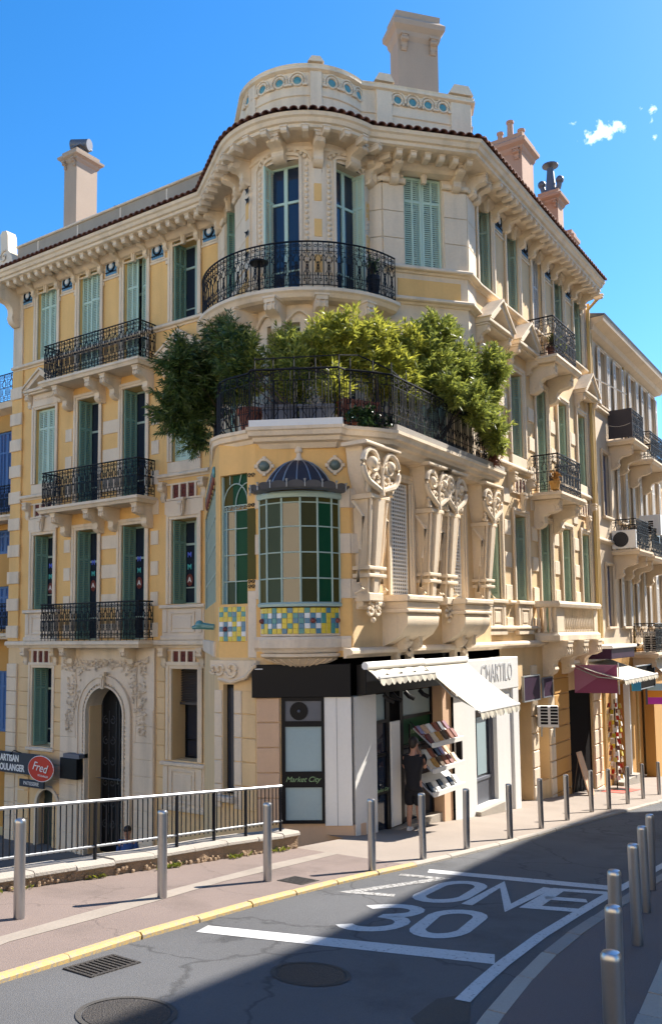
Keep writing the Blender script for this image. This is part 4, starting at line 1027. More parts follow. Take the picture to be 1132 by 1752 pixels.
# ---- eaves all round
EAVE = [(16.1, 23.55), (16.1, 14.80)]+[(TC[0]+2.30*math.cos(R(a)), TC[1]+2.30*math.sin(R(a))) for a in list(range(148, 255, 5))+[256]]+[(18.15, 7.62), (28.3, 7.6)]
SW('cornice', [(0, 11.64), (-.02, 11.56), (-.07, 11.53), (-.11, 11.45), (-.17, 11.43), (-.18, 11.36), (-.25, 11.335), (-1.06, 11.335), (-1.06, 11.64)], EAVE)
SW('cornice_moulding', [(-.80, 11.20), (-.86, 11.15), (-1.06, 11.12), (-1.06, 11.334), (-.74, 11.334), (-.75, 11.28)], EAVE)
def mod_mesh():
    b = MB(); b.prism([(.02, 0), (-.26, 0), (-.26, -.08), (-.22, -.115), (.02, -.12)], -.07, .07, 'yz'); b.box(-.085, .085, -.28, .02, -.001, .03); return b.mesh('modillion', STONE)
MOD = mod_mesh()
def modillion(F, x, y=-.46): obj('modillion', MOD, None, B, F @ Matrix.Translation((x, y, 11.305)))
for i in range(25): modillion(FL, .22+.352*i)
for i in range(26): modillion(FR, 19.75+.352*i)
for i in range(6): modillion(FK, .2+.36*i)
for i in range(8): modillion(FQ, .1+.36*i)
for i in range(11): modillion(FT(152+12.4*i), 0)
# roof tiles along the eaves, one by one, then the roof behind them
tile = MB(); q = []; n = 6
for y, z, r in ((-.07, -.025, .104), (.62, .20, .09)):
    for i in range(n+1): a = math.pi*i/n; q.append((r*math.cos(a), y, z+r*.8*math.sin(a)))
    for i in range(n+1): a = math.pi*i/n; q.append(((r-.02)*math.cos(a), y, z+(r-.02)*.8*math.sin(a)))
k = n+1
tile.add(q, [(i, i+1, 2*k+i+1, 2*k+i) for i in range(n)]+[(k+i, 3*k+i, 3*k+i+1, k+i+1) for i in range(n)]+[(i, k+i, k+i+1, i+1) for i in range(n)])
TILE = tile.mesh('roof_tile', TERRA, True)
def run(path, step):
    P = [Vector(p) for p in path]; out = []; carry = step/2
    for a, c in zip(P, P[1:]):
        L = (c-a).length; d = (c-a)/L; u = carry
        while u < L: out.append((a+d*u, math.degrees(math.atan2(d.y, d.x)))); u += step
        carry = u-L
    return out
roofpart = tg(MB().sweep([(-.04, 11.642), (-.04, 11.66), (-1.2, 12.02), (-1.2, 11.642)], EAVE), 'roof', TERRA)
for p, a in run(EAVE, .215): obj('roof_tile', TILE, None, roofpart, T(p.x, p.y, 11.665+rnd.uniform(-.006, .006), a+rnd.uniform(-1.5, 1.5)))
b = MB(); b.prism([(16.95, 23.7), (16.95, 14.9), (15.6, 12.7), (15.4, 11.2), (16.2, 10.3), (17.2, 9.9), (19, 8.55), (28.9, 8.55), (28.9, 23.7)], 11.4, 11.62, 'xy'); tg(b, 'roof_deck', TERRA)
# attic parapet of the left facade
b = MB().box(16.93, 17.25, 15.2, 23.45, 11.6, 12.70); ap = tg(b, 'attic_wall', mat('weathered_grey_render', (.34, .29, .23), .9, var=.3, bump=.3, streak=.15))
obj('attic_coping', MB().cbox(0, 8.3, -.06, .36, 0, .07, .02), STONE2, ap, T(16.93, 23.47, 12.7, -90))
for y in (16.7, 18.6, 20.5, 22.4): obj('attic_rib', MB().cbox(-.03, .03, -.02, 0, 0, 1.05, .006), STONE2, ap, T(16.93, y, 11.62, -90))
b = MB(); b.prism([(0, 0), (.75, 0), (.72, .35), (.5, .6), (.46, 1.15), (.38, 1.3), (.16, 1.33), (.06, 1.22), (.1, .5), (0, .3)], 0, .35, 'xz'); b.tube([(x, -.02, z) for x, z in spiral(.3, .42, .22, .04, 60, 520, 14)], .03, 5)
tg(b, 'acroterion', STONE2, T(16.7, 24.15, 12.02, -90), True)
# turret parapet with glazed oculi
PARA = [(17.7, 15.2), (17.1, 14.45)]+[(TC[0]+1.66*math.cos(R(a)), TC[1]+1.66*math.sin(R(a))) for a in range(146, 267, 5)]+[(16.98, 9.69), (18.79, 8.14), (19.15, 8.35), (19.5, 9.4)]
pp = tg(MB().sweep([(0, 11.6), (0, 13.0), (-.28, 13.0), (-.28, 11.6)], PARA), 'parapet', STONE, I4)
obj('parapet_coping', MB().sweep([(.02, 12.98), (.09, 13.02), (.09, 13.07), (.05, 13.10), (.07, 13.15), (0, 13.2), (-.34, 13.2), (-.34, 12.98)], PARA), STONE, pp, I4)
obj('parapet_moulding', MB().sweep([(.0, 12.38), (.03, 12.40), (.03, 12.44), (0, 12.46)], PARA), STONE, pp, I4)
def ocu():
    b = MB(); b.tube([(.125*math.cos(a*.349), -.012, .125*math.sin(a*.349)) for a in range(18)], .028, 6, True)
    b.tube([(.19*math.cos(R(200-11*a)), -.015, .19*math.sin(R(200-11*a))) for a in range(21)], .024, 5); b.cbox(-.24, -.12, -.05, 0, -.14, -.08, .01); b.cbox(.12, .24, -.05, 0, -.14, -.08, .01)
    return b.mesh('oculus', STONE, True)
def ocd(): return MB().lathe([(.0001, .02), (.06, .015), (.09, .0)], 16).xf(Matrix.Rotation(R(90), 4, 'X')).mesh('glazed_disc', TEAL, True)
def oculus(M):
    o = obj('oculus', cached('ocu', ocu), None, pp, M)
    obj('glazed_disc', cached('ocd', ocd), None, o, M @ Matrix.Translation((0, -.006, 0))) if False else put('glazed_disc', cached('ocd', ocd), o, M @ Matrix.Translation((0, -.006, 0)))
OC = [(th, ) for th in (156, 176.6, 192.8, 207.8, 237, 252, 266)]
for th in (158, 176.6, 192.8, 207.8, 236, 250.5, 263.5): oculus(FT(th, 1.66) @ Matrix.Translation((0, 0, 12.77)))
FKp = T(17.25-.195, 9.85-.228, 0, -40.57)
for u in (.33, .72, 1.12, 1.51): oculus(FKp @ Matrix.Translation((u, -.005, 12.81)))
for F, x, hw, zt in ((FT(222.5, 1.66), 0, .14, 13.32), (FT(165, 1.66), 0, .13, 13.0), (FKp, -.02, .2, 13.38), (FKp, 1.98, .27, 13.42)):
    obj('pilaster', MB().cbox(-hw, hw, -.05, .25, 11.7, 12.98, .012), STONE, pp, F @ Matrix.Translation((x, 0, 0)))
    if zt > 13.1: obj('pilaster_cap', MB().prism([(-hw-.05, 13.19), (hw+.05, 13.19), (hw*.7, zt), (-hw*.7, zt)], -.1, .3), STONE, pp, F @ Matrix.Translation((x, 0, 0)))
# ---- chimneys
def chimney(x, y, a, w, d, z0, z1, zc, m=CHIM, pots=(), label=None):
    M = T(x, y, 0, a); b = MB().box(-w/2, w/2, -d/2, d/2, z0, z1); o = tg(b, 'chimney', m, M, label=label)
    b = MB(); h = zc-z1
    b.sweep([(0, z1-.0), (.05, z1+h*.15), (.07, z1+h*.3), (.16, z1+h*.45), (.17, z1+h*.62), (.05, z1+h*.8), (.06, zc), (-.1, zc), (-.1, z1)], [(w/2, -d/2), (-w/2, -d/2), (-w/2, d/2), (w/2, d/2)][::-1], True)
    b.box(-w/2, w/2, -d/2, d/2, z1+h*.3, zc-.02); obj('chimney_cap', b, m, o, M)
    for sx in (-1, 1):
        obj('bracket', bracket_mesh(w*.14, .13, h*.5, m), None, o, M @ Matrix.Translation((sx*w*.36, -d/2, z1+h*.12)))
    for px, py, r, zb, zt, kind in pots:
        b = MB()
        if kind == 'pot': b.lathe([(r*1.1, zb), (r, zb+.04), (r*.85, zt-.08), (r*1.12, zt-.06), (r*1.12, zt), (r*.8, zt), (r*.8, zb)], 12, (px, py, 0))
        elif kind == 'cowl':
            b.box(px-r*.8, px+r*.8, py-r*.8, py+r*.8, zb, zb+.3); b.box(px-r*1.3, px+r*1.3, py-r*1.3, py+r*1.3, zb+.3, zb+.34)
            b.tube([(px-r*1.6, py-.1, zb+.52), (px+r*1.5, py+.1, zb+.42)], r*.95, 12)
        elif kind == 'hat':
            b.lathe([(r, zb), (r*.55, zt-.12), (.0001, zt-.12)], 12, (px, py, 0)); b.lathe([(.0001, zt-.05), (r*1.35, zt-.04), (r*1.35, zt), (.0001, zt+.01)], 16, (px, py, 0)); b.tube([(px, py, zt-.13), (px, py, zt)], .02, 4)
            for s in (-1, 1): b.tube([(px+s*r*.5, py, zb+.1), (px+s*r*1.3, py, zb+.25), (px+s*r*1.5, py, zb+.42)], .09, 8); b.sphere((px+s*r*1.55, py, zb+.5), .14, 10, 6)
        obj('chimney_pot', b, ZINC if kind != 'pot' else m, o, M, True)
CH2 = mat('brown_grey_render', (.36, .285, .22), .9, var=.2, bump=.2, streak=.08)
chimney(18.3, 22.05, -90, .62, .86, 12, 15.62, 16.05, CH2, [(0, 0, .2, 16.0, 16.4, 'cowl')])
chimney(19.85, 10.25, -40.57, 1.16, .6, 11.5, 15.95, 16.75, CH2)
chimney(24.9, 9.5, -90, 1.12, 1.0, 11.5, 14.8, 15.4, CHIM, [(-.36, .1, .1, 15.35, 16.0, 'pot'), (.02, .0, .11, 15.35, 16.2, 'pot'), (.38, .0, .11, 15.35, 15.8, 'pot')])
chimney(27.1, 8.95, -90, .6, .55, 11.5, 14.1, 14.55, CHIM, [(0, 0, .2, 14.5, 15.6, 'hat')])
chimney(28.6, 8.95, -90, .4, .4, 11.5, 13.2, 13.8, CHIM)
tg(MB().tube([(17.6, 19.5, 12.6), (17.6, 19.4, 13.0), (17.35, 19.3, 13.05)], .1, 8), 'vent_pipe', ZINC, I4, True)
# down pipes on the street front
b = MB(); b.tube([(28.62, 7.9, 11.3), (28.6, 8.33, 10.9), (28.6, 8.36, -.2)], .06, 8); b.tube([(28.8, 8.36, 11.2), (28.8, 8.36, -4.6)], .05, 8)
tg(b, 'downpipe', YPIPE, I4, True)
# ---- round balcony of the turret
BCX, BCY = 17.45, 12.18
bp_ = [(BCX+2.78*math.cos(R(a)), BCY+2.78*math.sin(R(a))) for a in range(128, 265, 4)]
rb = MB(); rb.sweep([(0, 7.72), (.06, 7.70), (.07, 7.62), (.02, 7.58), (-.03, 7.50), (-.12, 7.46), (-1.75, 7.46), (-1.75, 7.72)], bp_)
ro = tg(rb, 'balcony', STONE, I4)
obj('railing', rail_mesh([(BCX+2.70*math.cos(R(a)), BCY+2.70*math.sin(R(a))) for a in range(128, 265, 4)], 1.08, cell=.25, style=1, r=.0095), None, ro, T(0, 0, 7.73))
for th in (160, 191, 223, 256): obj('bracket', bracket_mesh(.26, .62, .72, STONE), None, ro, FT(th) @ Matrix.Translation((0, 0, 7.44)))
b = MB()
for th in (177, 207, 240): 
    b.tube([(TC[0]+(TR+.05)*math.cos(R(th+a)), TC[1]+(TR+.05)*math.sin(R(th+a)), 7.05+.25*math.cos(R(a*8))) for a in range(-11, 12, 2)], .04, 5)
obj('arch_moulding', b, STONE, ro, I4)
for th, z in ((153, 10.55), (153.5, 10.3), (152, 9.5), (151.5, 8.95)):
    b = MB(); b.add([(0, -.02, 0), (.06, -.05, .05), (.13, -.03, .09), (.05, -.03, -.02), (-.02, -.06, -.10), (-.05, -.03, .02), (-.10, -.05, .10)], [(0,1,2,3), (0,3,4), (0,4,5), (0,5,6), (0,6,1)])
    obj('iron_swallow', b, IRON, B, FT(th, TR+.06) @ Matrix.Translation((0, 0, z)))

# ================================================================== first floor bay and terrace
# front of the bay (FF, local x from -1.70 to 0), small left facet, glazed left side, street side with carved consoles
BZ0, BZ1 = -.45, 3.45
BFX = -.915; BR_ = .86; BHW = .73
bow = [(BFX+BR_*math.sin(R(a)), .44-BR_*math.cos(R(a))) for a in [ -58+116*i/12 for i in range(13)]]        # local xy of the bow window plan, bulging to -y
y_e = bow[0][1]
tg(wall(-1.72, 0, BZ0, 3.7, [(BFX-BHW, BFX+BHW, -.02, 2.66)], depth=.2), 'bay_wall', YEL, FF)
for k, (z0, z1) in enumerate(((2.3, 2.66), (1.45, 1.82), (.62, .98))):
    for a, e in ((-1.735, -1.635), (-.17, .03)): stone_block(FF, a, e, z0-.0, z1, STONE2, .03, c=.01)
    stone_block(T(13.25, 8.4, 0, -30), .03, .27, z0, z1, STONE2, .03, c=.01)
bw_ = tg(MB().sweep([(-.05, .47), (.05, .47), (.06, .52), (.02, .55), (-.05, .55)], bow), 'bay_window', FRM, FF)
cols_a = [-58, -42, -20, 3, 24, 44, 58]; rows_z = [.55, .98, 1.45, 1.92, 2.36, 2.50]
def bpt(a, r=BR_): return (BFX+r*math.sin(R(a)), .44-r*math.cos(R(a)))
pal = [[G_OLV, G_OLV, G_OLV, G_OLV, G_OLV], [G_GRY, G_GRY, G_GRY, G_GRY, G_BRN], [G_CLR, G_CLR, G_CLR, G_CLR, G_OLV], [G_BRN, G_BRN, G_BRN, G_BRN, G_BRN], [G_GRN, G_GRN, G_GRN, G_GRN, G_OLV], [G_OLV, G_OLV, G_OLV, G_OLV, G_BRN]]
b = MB()
for a in cols_a: p = bpt(a, BR_+.01); b.tube([(p[0], p[1], .55), (p[0], p[1], 2.50)], .02, 6)
for z in rows_z[1:-1]: b.tube([(*bpt(a, BR_+.008), z) for a in cols_a], .014, 5)
obj('mullions', b, FRM, bw_, FF)
for c in range(6):
    for r_ in range(5):
        p, q = bpt(cols_a[c]), bpt(cols_a[c+1]); z0, z1 = rows_z[r_], rows_z[r_+1]
        obj('pane', MB().quad((*p, z0), (*q, z0), (*q, z1), (*p, z1)), pal[c][r_], bw_, FF, fix=False)
# mosaic band under the bow
PAT = ["YYYTYYBYYTYYYBYY", "BTWBWTYTBWBWTYYT", "RBBTBYYBTBRBTYBR", "BYWBWYTYBWBWYYTB", "YYTYYBYYTYYBYYTY"]
TM = {'Y': T_YEL, 'B': T_BLU, 'W': T_WHT, 'T': T_TEA, 'R': T_BLU}
mz = tg(MB().sweep([(-.06, -.06), (.0, -.06), (.0, .44), (-.06, .44)], bow), 'mosaic_band', STONE2, FF)
tile_me = {k: MB().cbox(-.047, .047, -.012, .0, -.047, .047, .006).mesh('mosaic_tile', TM[k]) for k in TM}
tile_bw = cached('boss', lambda: MB().lathe([(.05, 0), (.045, .03), (.02, .06), (.0001, .065)], 10).xf(Matrix.Rotation(R(90), 4, 'X')).mesh('ceramic_boss', T_RED, True))
for j in range(16):
    a = -55+110*(j+.5)/16; p = bpt(a, BR_+.002)
    for r_ in range(5):
        M = FF @ Matrix.Translation((p[0], p[1], .40-.093*r_)) @ Matrix.Rotation(R(a), 4, 'Z'); ch = PAT[r_][j]
        obj('mosaic_tile', tile_me[ch], None, mz, M)
        if ch == 'R': obj('ceramic_boss', tile_bw, None, mz, M @ Matrix.Translation((0, -.012, 0)))
# corbelled foot of the bow
tg(MB().sweep([(-.06, -.07), (.03, -.07), (.05, -.12), (.05, -.27), (.0, -.31), (-.03, -.36), (-.4, -.36), (-.4, -.07)], [(-1.75, y_e)]+bow+[(.02, y_e)]), 'bay_foot', STONE2, FF)
tg(MB().sweep([(-.10, -.361), (.0, -.38), (.0, -.43), (-.06, -.46), (-.4, -.46), (-.4, -.361)], bow), 'bay_foot_moulding', STONE, FF)
sc = tg(MB().lathe([(.0001, -.64), (.25, -.62), (.48, -.56), (.64, -.48), (.70, -.46)], 18, (BFX, .12, 0), math.pi, 2*math.pi, (1, .75)), 'shell_corbel', STONE, FF, True)
b = MB()
for i in range(13):
    a = math.pi+math.pi*i/12; b.tube([(BFX+r*1.02*math.cos(a), .12+.75*r*1.02*math.sin(a), z-.004) for r, z in ((.05, -.64), (.28, -.615), (.5, -.55), (.66, -.475))], .014, 4)
obj('shell_rib', b, STONE, sc, FF)
# ribbed metal half dome above the bow
dprof = [(.0001, 3.2), (.13, 3.185), (.27, 3.13), (.41, 3.03), (.53, 2.90), (.62, 2.76), (.66, 2.64), (.68, 2.56)]
dm = tg(MB().lathe(dprof[::-1], 24, (BFX, .02, 0), math.pi, 2*math.pi), 'dome', SLATE, FF, True)
for i in range(9):
    a = math.pi+math.pi*(i+.0)/8
    obj('dome_rib', MB().tube([(BFX+(r+.008)*math.cos(a), .02+(r+.008)*math.sin(a), z+.004) for r, z in dprof], .013, 5), GALV, dm, FF)
for i in range(9):
    a0 = math.pi*(1+i/9-.0); a1 = math.pi*(1+(i+1)/9); b = MB(); q = []; n = 6
    for k in range(n+1):
        a = a0+(a1-a0)*k/n; bul = math.sin(math.pi*k/n)**.5
        for r, z in ((.72, 2.55), (.85, 2.58), (.92+.03*bul, 2.63+.06*bul)): q.append((BFX+r*math.cos(a), .06+r*math.sin(a), z))
    b.add(q, [(3*k+j, 3*k+j+1, 3*k+4+j, 3*k+3+j) for k in range(n) for j in range(2)]); obj('dome_petal', b, ZINC, dm, FF)
    p = ((BFX+.93*math.cos(a0)), .06+.93*math.sin(a0)); obj('petal_knob', MB().lathe([(.010, 2.57), (.010, 2.66), (.028, 2.71), (.0001, 2.72)], 6, (p[0], p[1], 0)), GALV, dm, FF)
obj('gutter', MB().sweep([(-.02, 2.45), (.06, 2.45), (.075, 2.51), (.06, 2.56), (-.02, 2.56)], bow), FRM, dm, FF)
obj('finial', MB().lathe([(.10, 3.17), (.09, 3.22), (.05, 3.26), (.045, 3.33), (.075, 3.36), (.07, 3.42), (.03, 3.47), (.0001, 3.48)], 10, (BFX, -.02, 0)), STONE2, dm, FF, True)
for x in (-1.56, -.24):
    b = MB().tube([(x+.13*math.cos(R(22.5+45*k)), -.02, 3.10+.13*math.sin(R(22.5+45*k))) for k in range(8)], .035, 6, True)
    for dx, dz in ((.15, 0), (-.15, 0), (0, .15), (0, -.15)): b.cbox(x+dx-.035, x+dx+.035, -.05, 0, 3.10+dz-.035, 3.10+dz+.035, .008)
    o = tg(b, 'medallion', STONE, FF)
    obj('ceramic_ball', MB().sphere((x, -.02, 3.10), .10, 12, 8), mat('grey_green_ceramic', (.12, .16, .14), .3, var=.3) if x < -1 else MATS['grey_green_ceramic'], o, FF, True)
# ---- left facet with leaded window
FC = T(12.36, 10.78, 0, -90); FCW = .9
tg(wall(0, FCW+.05, BZ0, 3.7, [(.04, .70, .55, 3.02)], depth=.14), 'bay_wall', YEL, FC)
fw = tg(MB().box(.04, .07, .04, .1, .55, 3.0), 'leaded_window', FRM, FC)
px = [.05, .14, .36, .69]; pz = [.55, .98, 1.48, 1.98, 2.33]
gl = [[G_BLU, G_BLU, G_BLU, G_BLU], [G_GRY, G_CLR, G_CLR, G_CLR], [G_GRN, G_GRN, G_GRN, G_GRN]]
for c in range(3):
    for r_ in range(4): obj('pane', MB().quad((px[c], .09, pz[r_]), (px[c+1], .09, pz[r_]), (px[c+1], .09, pz[r_+1]), (px[c], .09, pz[r_+1])), gl[c][r_], fw, FC, fix=False)
obj('pane', MB().quad((.05, .09, 2.43), (.69, .09, 2.43), (.69, .09, 3.02), (.05, .09, 3.02)), G_GRN, fw, FC, fix=False)
obj('pane', MB().quad((.05, .085, 2.43), (.28, .085, 2.43), (.28, .085, 3.02), (.05, .085, 3.02)), G_OLV, fw, FC, fix=False)
b = MB()
for x in px[1:3]: b.tube([(x, .07, .55), (x, .07, 2.4)], .012, 5)
for z in pz[1:]+[2.43]: b.tube([(.05, .07, z), (.69, .07, z)], .012, 5)
b.tube([(.36+.30*math.cos(R(a)), .07, 2.43+.42*math.sin(R(a))) for a in range(0, 181, 12)], .013, 5); b.tube([(.69+.33*math.cos(R(a)), .07, 2.43+.42*math.sin(R(a))) for a in range(90, 181, 10)], .012, 5)
b.tube([(.22, .07, 2.84), (.22, .07, 3.02)], .01, 4); b.tube([(.45, .07, 2.84), (.5, .07, 3.02)], .01, 4)
for i in range(6): b.tube([(x, .06, z) for x, z in spiral(.1+.11*i, 2.38, .045, .012, 0, 400, 8)], .008, 4)
obj('leading', b, FRM, fw, FC)
tg(MB().cbox(.72, .92, -.03, .02, BZ0, .78, .01), 'pier', STONE2, FC)
b = MB()
for z in (.86, .95, 2.38, 2.95):
    for x in (.77, .86): b.tube([(x+px_, -.03, z+pz_) for px_, pz_ in spiral(0, 0, .045, .012, 0, 420, 8)], .009, 4)
tg(b, 'iron_scroll', IRON, FC)
tg(MB().box(.71, .90, -.012, .0, 1.0, 2.33), 'amber_glass_strip', G_OLV, FC)
PAT2 = ["YTYYTY", "TYTBYT", "YYYTYY", "WBWYWB", "BRBTYB", "WBWYYW", "YTYYTY"]
mz2 = tg(MB().box(.0, .68, -.012, 0, -.14, .50), 'mosaic_band', STONE2, FC)
for j in range(6):
    for r_ in range(7):
        ch = PAT2[r_][j]; M = FC @ Matrix.Translation((.07+.108*j, -.012, .45-.092*r_)); obj('mosaic_tile', tile_me[ch], None, mz2, M)
        if ch == 'R': obj('ceramic_boss', tile_bw, None, mz2, M @ Matrix.Translation((0, -.012, 0)))
# ---- glazed left side running back to the left facade
side = [(12.36, 10.78), (12.52, 11.0)]; end = (17.1, 15.42)
FS = T(12.52, 11.0, 0, math.degrees(math.atan2(end[1]-11.0, end[0]-12.52))-180)      # seen from outside, right end at the facet
SL = math.hypot(end[0]-12.52, end[1]-11.0)
FS = T(end[0], end[1], 0, math.degrees(math.atan2(11.0-end[1], 12.52-end[0])))
tg(wall(0, SL, BZ0, 3.7, [(.5, SL-.03, .62, 3.0)], depth=.08), 'bay_wall', YEL, FS)
tg(MB().quad((12.36, 10.78, BZ0), (12.52, 11.0, BZ0), (12.52, 11.0, 3.7), (12.36, 10.78, 3.7)), 'bay_wall', YEL)
gw = tg(MB().box(.5, .54, .0, .07, .62, 3.0), 'conservatory_glazing', FRM, FS)
n = 9
for i in range(n):
    for k in range(4):
        x0, x1 = .52+(SL-.56)*i/n, .52+(SL-.56)*(i+1)/n; z0, z1 = .62+.6*k, .62+.6*(k+1)
        obj('pane', MB().quad((x0, .05, z0), (x1, .05, z0), (x1, .05, z1), (x0, .05, z1)), G_BLU, gw, FS, fix=False)
b = MB()
for i in range(n+1): x = .52+(SL-.56)*i/n; b.box(x-.02, x+.02, .02, .06, .62, 3.0)
for k in range(5): b.box(.52, SL-.04, .025, .05, .60+.6*k, .64+.6*k)
obj('mullions', b, FRM, gw, FS)
cb1 = MB().sphere((0, 0, 0), .10, 8, 5, (1, .5, 1.2)).mesh('ceramic_boss', TEAL, True); cb2 = MB().sphere((0, 0, 0), .10, 8, 5, (.7, .5, 1.6)).mesh('terracotta_boss', T_RED, True)
for i in range(7):
    obj('ceramic_boss', cb1, None, B, FS @ Matrix.Translation((SL-.25-.6*i, -.02, 3.2))); obj('terracotta_boss', cb2, None, B, FS @ Matrix.Translation((SL-.5-.6*i, -.02, 3.13)))
tg(MB().cbox(.0, SL, -.05, 0, BZ0, -.15, .015), 'plinth', STONE2, FS)
# gargoyle spout
b = MB(); b.tube([(SL-.35, -.02, .13), (SL-.38, -.28, .16), (SL-.40, -.45, .12)], [.06, .075, .03], 8); b.sphere((SL-.385, -.3, .18), .09, 8, 5)
tg(b, 'gargoyle_spout', TEAL, FS, True)
# ---- street side of the bay
bops = [(14.72, 15.5, .72, 3.05), (17.3, 18.1, .72, 3.05)]
tg(wall(13.27, 19.62, -.36, 3.7, bops, depth=.35), 'bay_wall', YEL2, FB)
tg(MB().quad((13.25, 8.4, BZ0), (13.30, 8.355, BZ0), (13.30, 8.355, 3.7), (13.25, 8.4, 3.7)), 'bay_wall', YEL)
def lattice():
    b = MB(); w, h = .76, 2.3
    for i in range(9): x = -w/2+.03+(w-.06)*i/8; b.box(x-.018, x+.018, -.012, .0, 0, h)
    for i in range(30): z = .02+(h-.04)*i/29; b.box(-w/2, w/2, -.02, -.012, z-.018, z+.018)
    b.box(-w/2-.02, -w/2, -.03, .01, 0, h); b.box(w/2, w/2+.02, -.03, .01, 0, h)
    return b.mesh('lattice_shutter', WHT)
for x in (15.11, 17.7):
    M = FB @ Matrix.Translation((x, 0, .72)); 
    o = obj('window_surround', surround_mesh(.78, 2.33, .12, STONE, False), None, B, M); obj('lattice_shutter', cached('latt', lattice), None, o, M @ Matrix.Translation((0, .07, .01)))
    obj('pane', pane_mesh(.78, 2.3, GLASS), None, o, M @ Matrix.Translation((0, .33, 0)))
    # bulging sill corbel with scrolls
    b = MB(); P = [(0, .36), (-.52, .36), (-.57, .28), (-.55, .12), (-.42, -.06), (-.22, -.18), (0, -.3)]
    b.prism(P, -.66, .66, 'yz'); o = obj('sill_corbel', b, STONE, B, FB @ Matrix.Translation((x-.1, 0, 0)), True)
    obj('sill', MB().cbox(-.74, .74, -.64, .2, .58, .70, .03).cbox(-.68, .68, -.58, 0, .44, .575, .02).cbox(-.72, .72, -.60, 0, .362, .436, .02), STONE, o, FB @ Matrix.Translation((x-.1, 0, 0)))
    for dx in (-.28, .28): obj('bracket', bracket_mesh(.13, .34, .55, STONE), None, o, FB @ Matrix.Translation((x-.1+dx, 0, -.12)))
    b = MB(); b.tube([(x_, -.2, z) for x_, z in ((0, -.1), (.02, -.2), (-.02, -.3), (.0, -.42), (.03, -.5))], [.06, .10, .06, .08, .03], 6); b.tube([(.1+q, -.36, z) for q, z in spiral(0, .0, .12, .03, 0, 420, 10)], .03, 5)
    obj('scroll', b, STONE, o, FB @ Matrix.Translation((x-.1, 0, 0)), True)
# carved heart-shaped consoles carrying the terrace
def console_mesh(w):
    def mk():
        b = MB(); p = .42
        # tapering shaft
        for z0, z1, a, c in ((.72, 2.45, .15, .24),):
            b.add([(-a*w, -p*.5, z0), (a*w, -p*.5, z0), (a*w, 0, z0), (-a*w, 0, z0), (-c*w, -p*.8, z1), (c*w, -p*.8, z1), (c*w, 0, z1), (-c*w, 0, z1)], [(0,1,5,4), (1,2,6,5), (3,0,4,7), (4,5,6,7), (0,3,2,1)])
            b.add([(-a*.4*w, -p*.72, z0), (a*.4*w, -p*.72, z0), (a*.4*w, -p*.5, z0), (-a*.4*w, -p*.5, z0), (-c*.4*w, -p-.05, z1), (c*.4*w, -p-.05, z1), (c*.4*w, -p+.1, z1), (-c*.4*w, -p+.1, z1)], [(0,1,5,4), (1,2,6,5), (3,0,4,7), (4,5,6,7)])
            for sx in (-1, 1): b.tube([(sx*(a+(c-a)*t)*w, -p*(.62+.38*t)+.02, z0+(z1-z0)*t) for t in (0, .5, 1)], .03, 6)
        b.cbox(-.29*w, .29*w, -p-.03, 0, 2.45, 2.54, .02); b.cbox(-.22*w, .22*w, -p*.75, 0, .56, .72, .02)
        for z in (1.0, 1.14): b.cbox(-.27*w, .27*w, -p*.62-.1, 0, z, z+.07, .015)
        # head: solid core behind two large volutes that open into a heart
        b.prism([(-.2*w, 2.54), (.2*w, 2.54), (.36*w, 2.95), (.42*w, 3.4), (-.42*w, 3.4), (-.36*w, 2.95)], -p*.85, 0)
        for sx in (-1, 1):
            pts = [(sx*(.04)*w, 2.62)]+[(sx*(.27+px_)*w, 3.08+pz_*w*1.0) for px_, pz_ in spiral(0, 0, .31, .07, -70, 330, 22)]
            b.tube([(x, -p-.04, z) for x, z in pts], [.055]+[.062-.0012*i for i in range(23)], 7)
            b.sphere((sx*.27*w, -p-.03, 3.1), .10*w, 10, 6)
            b.tube([(x, -p-.03, z) for x, z in [(sx*.13*w+px_*w, 2.80+pz_*w) for px_, pz_ in spiral(0, 0, .13, .03, -60 if sx > 0 else 240, 300 if sx > 0 else -120, 12)]], .038, 6)
            b.tube([(x, -p+.0, z) for x, z in [(sx*.34*w, 2.56), (sx*.40*w, 2.70), (sx*.33*w, 2.82)]], .05, 6); b.sphere((sx*.31*w, -p*.9, 2.62), .07, 8, 5)
            b.tube([(sx*.02*w, -p-.05, 3.02), (sx*.10*w, -p-.06, 3.22), (sx*.22*w, -p-.05, 3.36)], .022, 5)
            b.tube([(sx*.36*w, -y, z) for y, z in ((.1, 2.4), (.32, 2.1), (.24, 1.5), (.18, .9), (.3, .78), (.12, .7))], .03, 6)
        b.tube([(0, -p-.06, z) for z in (2.52, 2.7, 2.92, 3.04)], [.05, .035, .03, .06], 8)
        # foot volutes
        for sx in (-1, 1): b.tube([(sx*.12*w+px_, -p*.6, .40+pz_) for px_, pz_ in spiral(0, 0, .13, .03, 90, 90+sx*430, 14)], .032, 6)
        b.sphere((0, -p*.55, .22), .055, 8, 5); b.cbox(-.55*w, .55*w, -p-.12, 0, 3.4, 3.47, .02)
        return b.mesh('console', STONE, True)
    return cached(('console', w), mk)
for x, w_ in ((13.62, 1.2), (15.98, .98), (16.8, .98), (18.85, .95)): obj('console', console_mesh(w_), None, B, FB @ Matrix.Translation((x, 0, 0)))
SW('sill_string', [(d*1.2, .42+z) for d, z in strp], [(13.4, 8.36), (14.2, 8.36)])
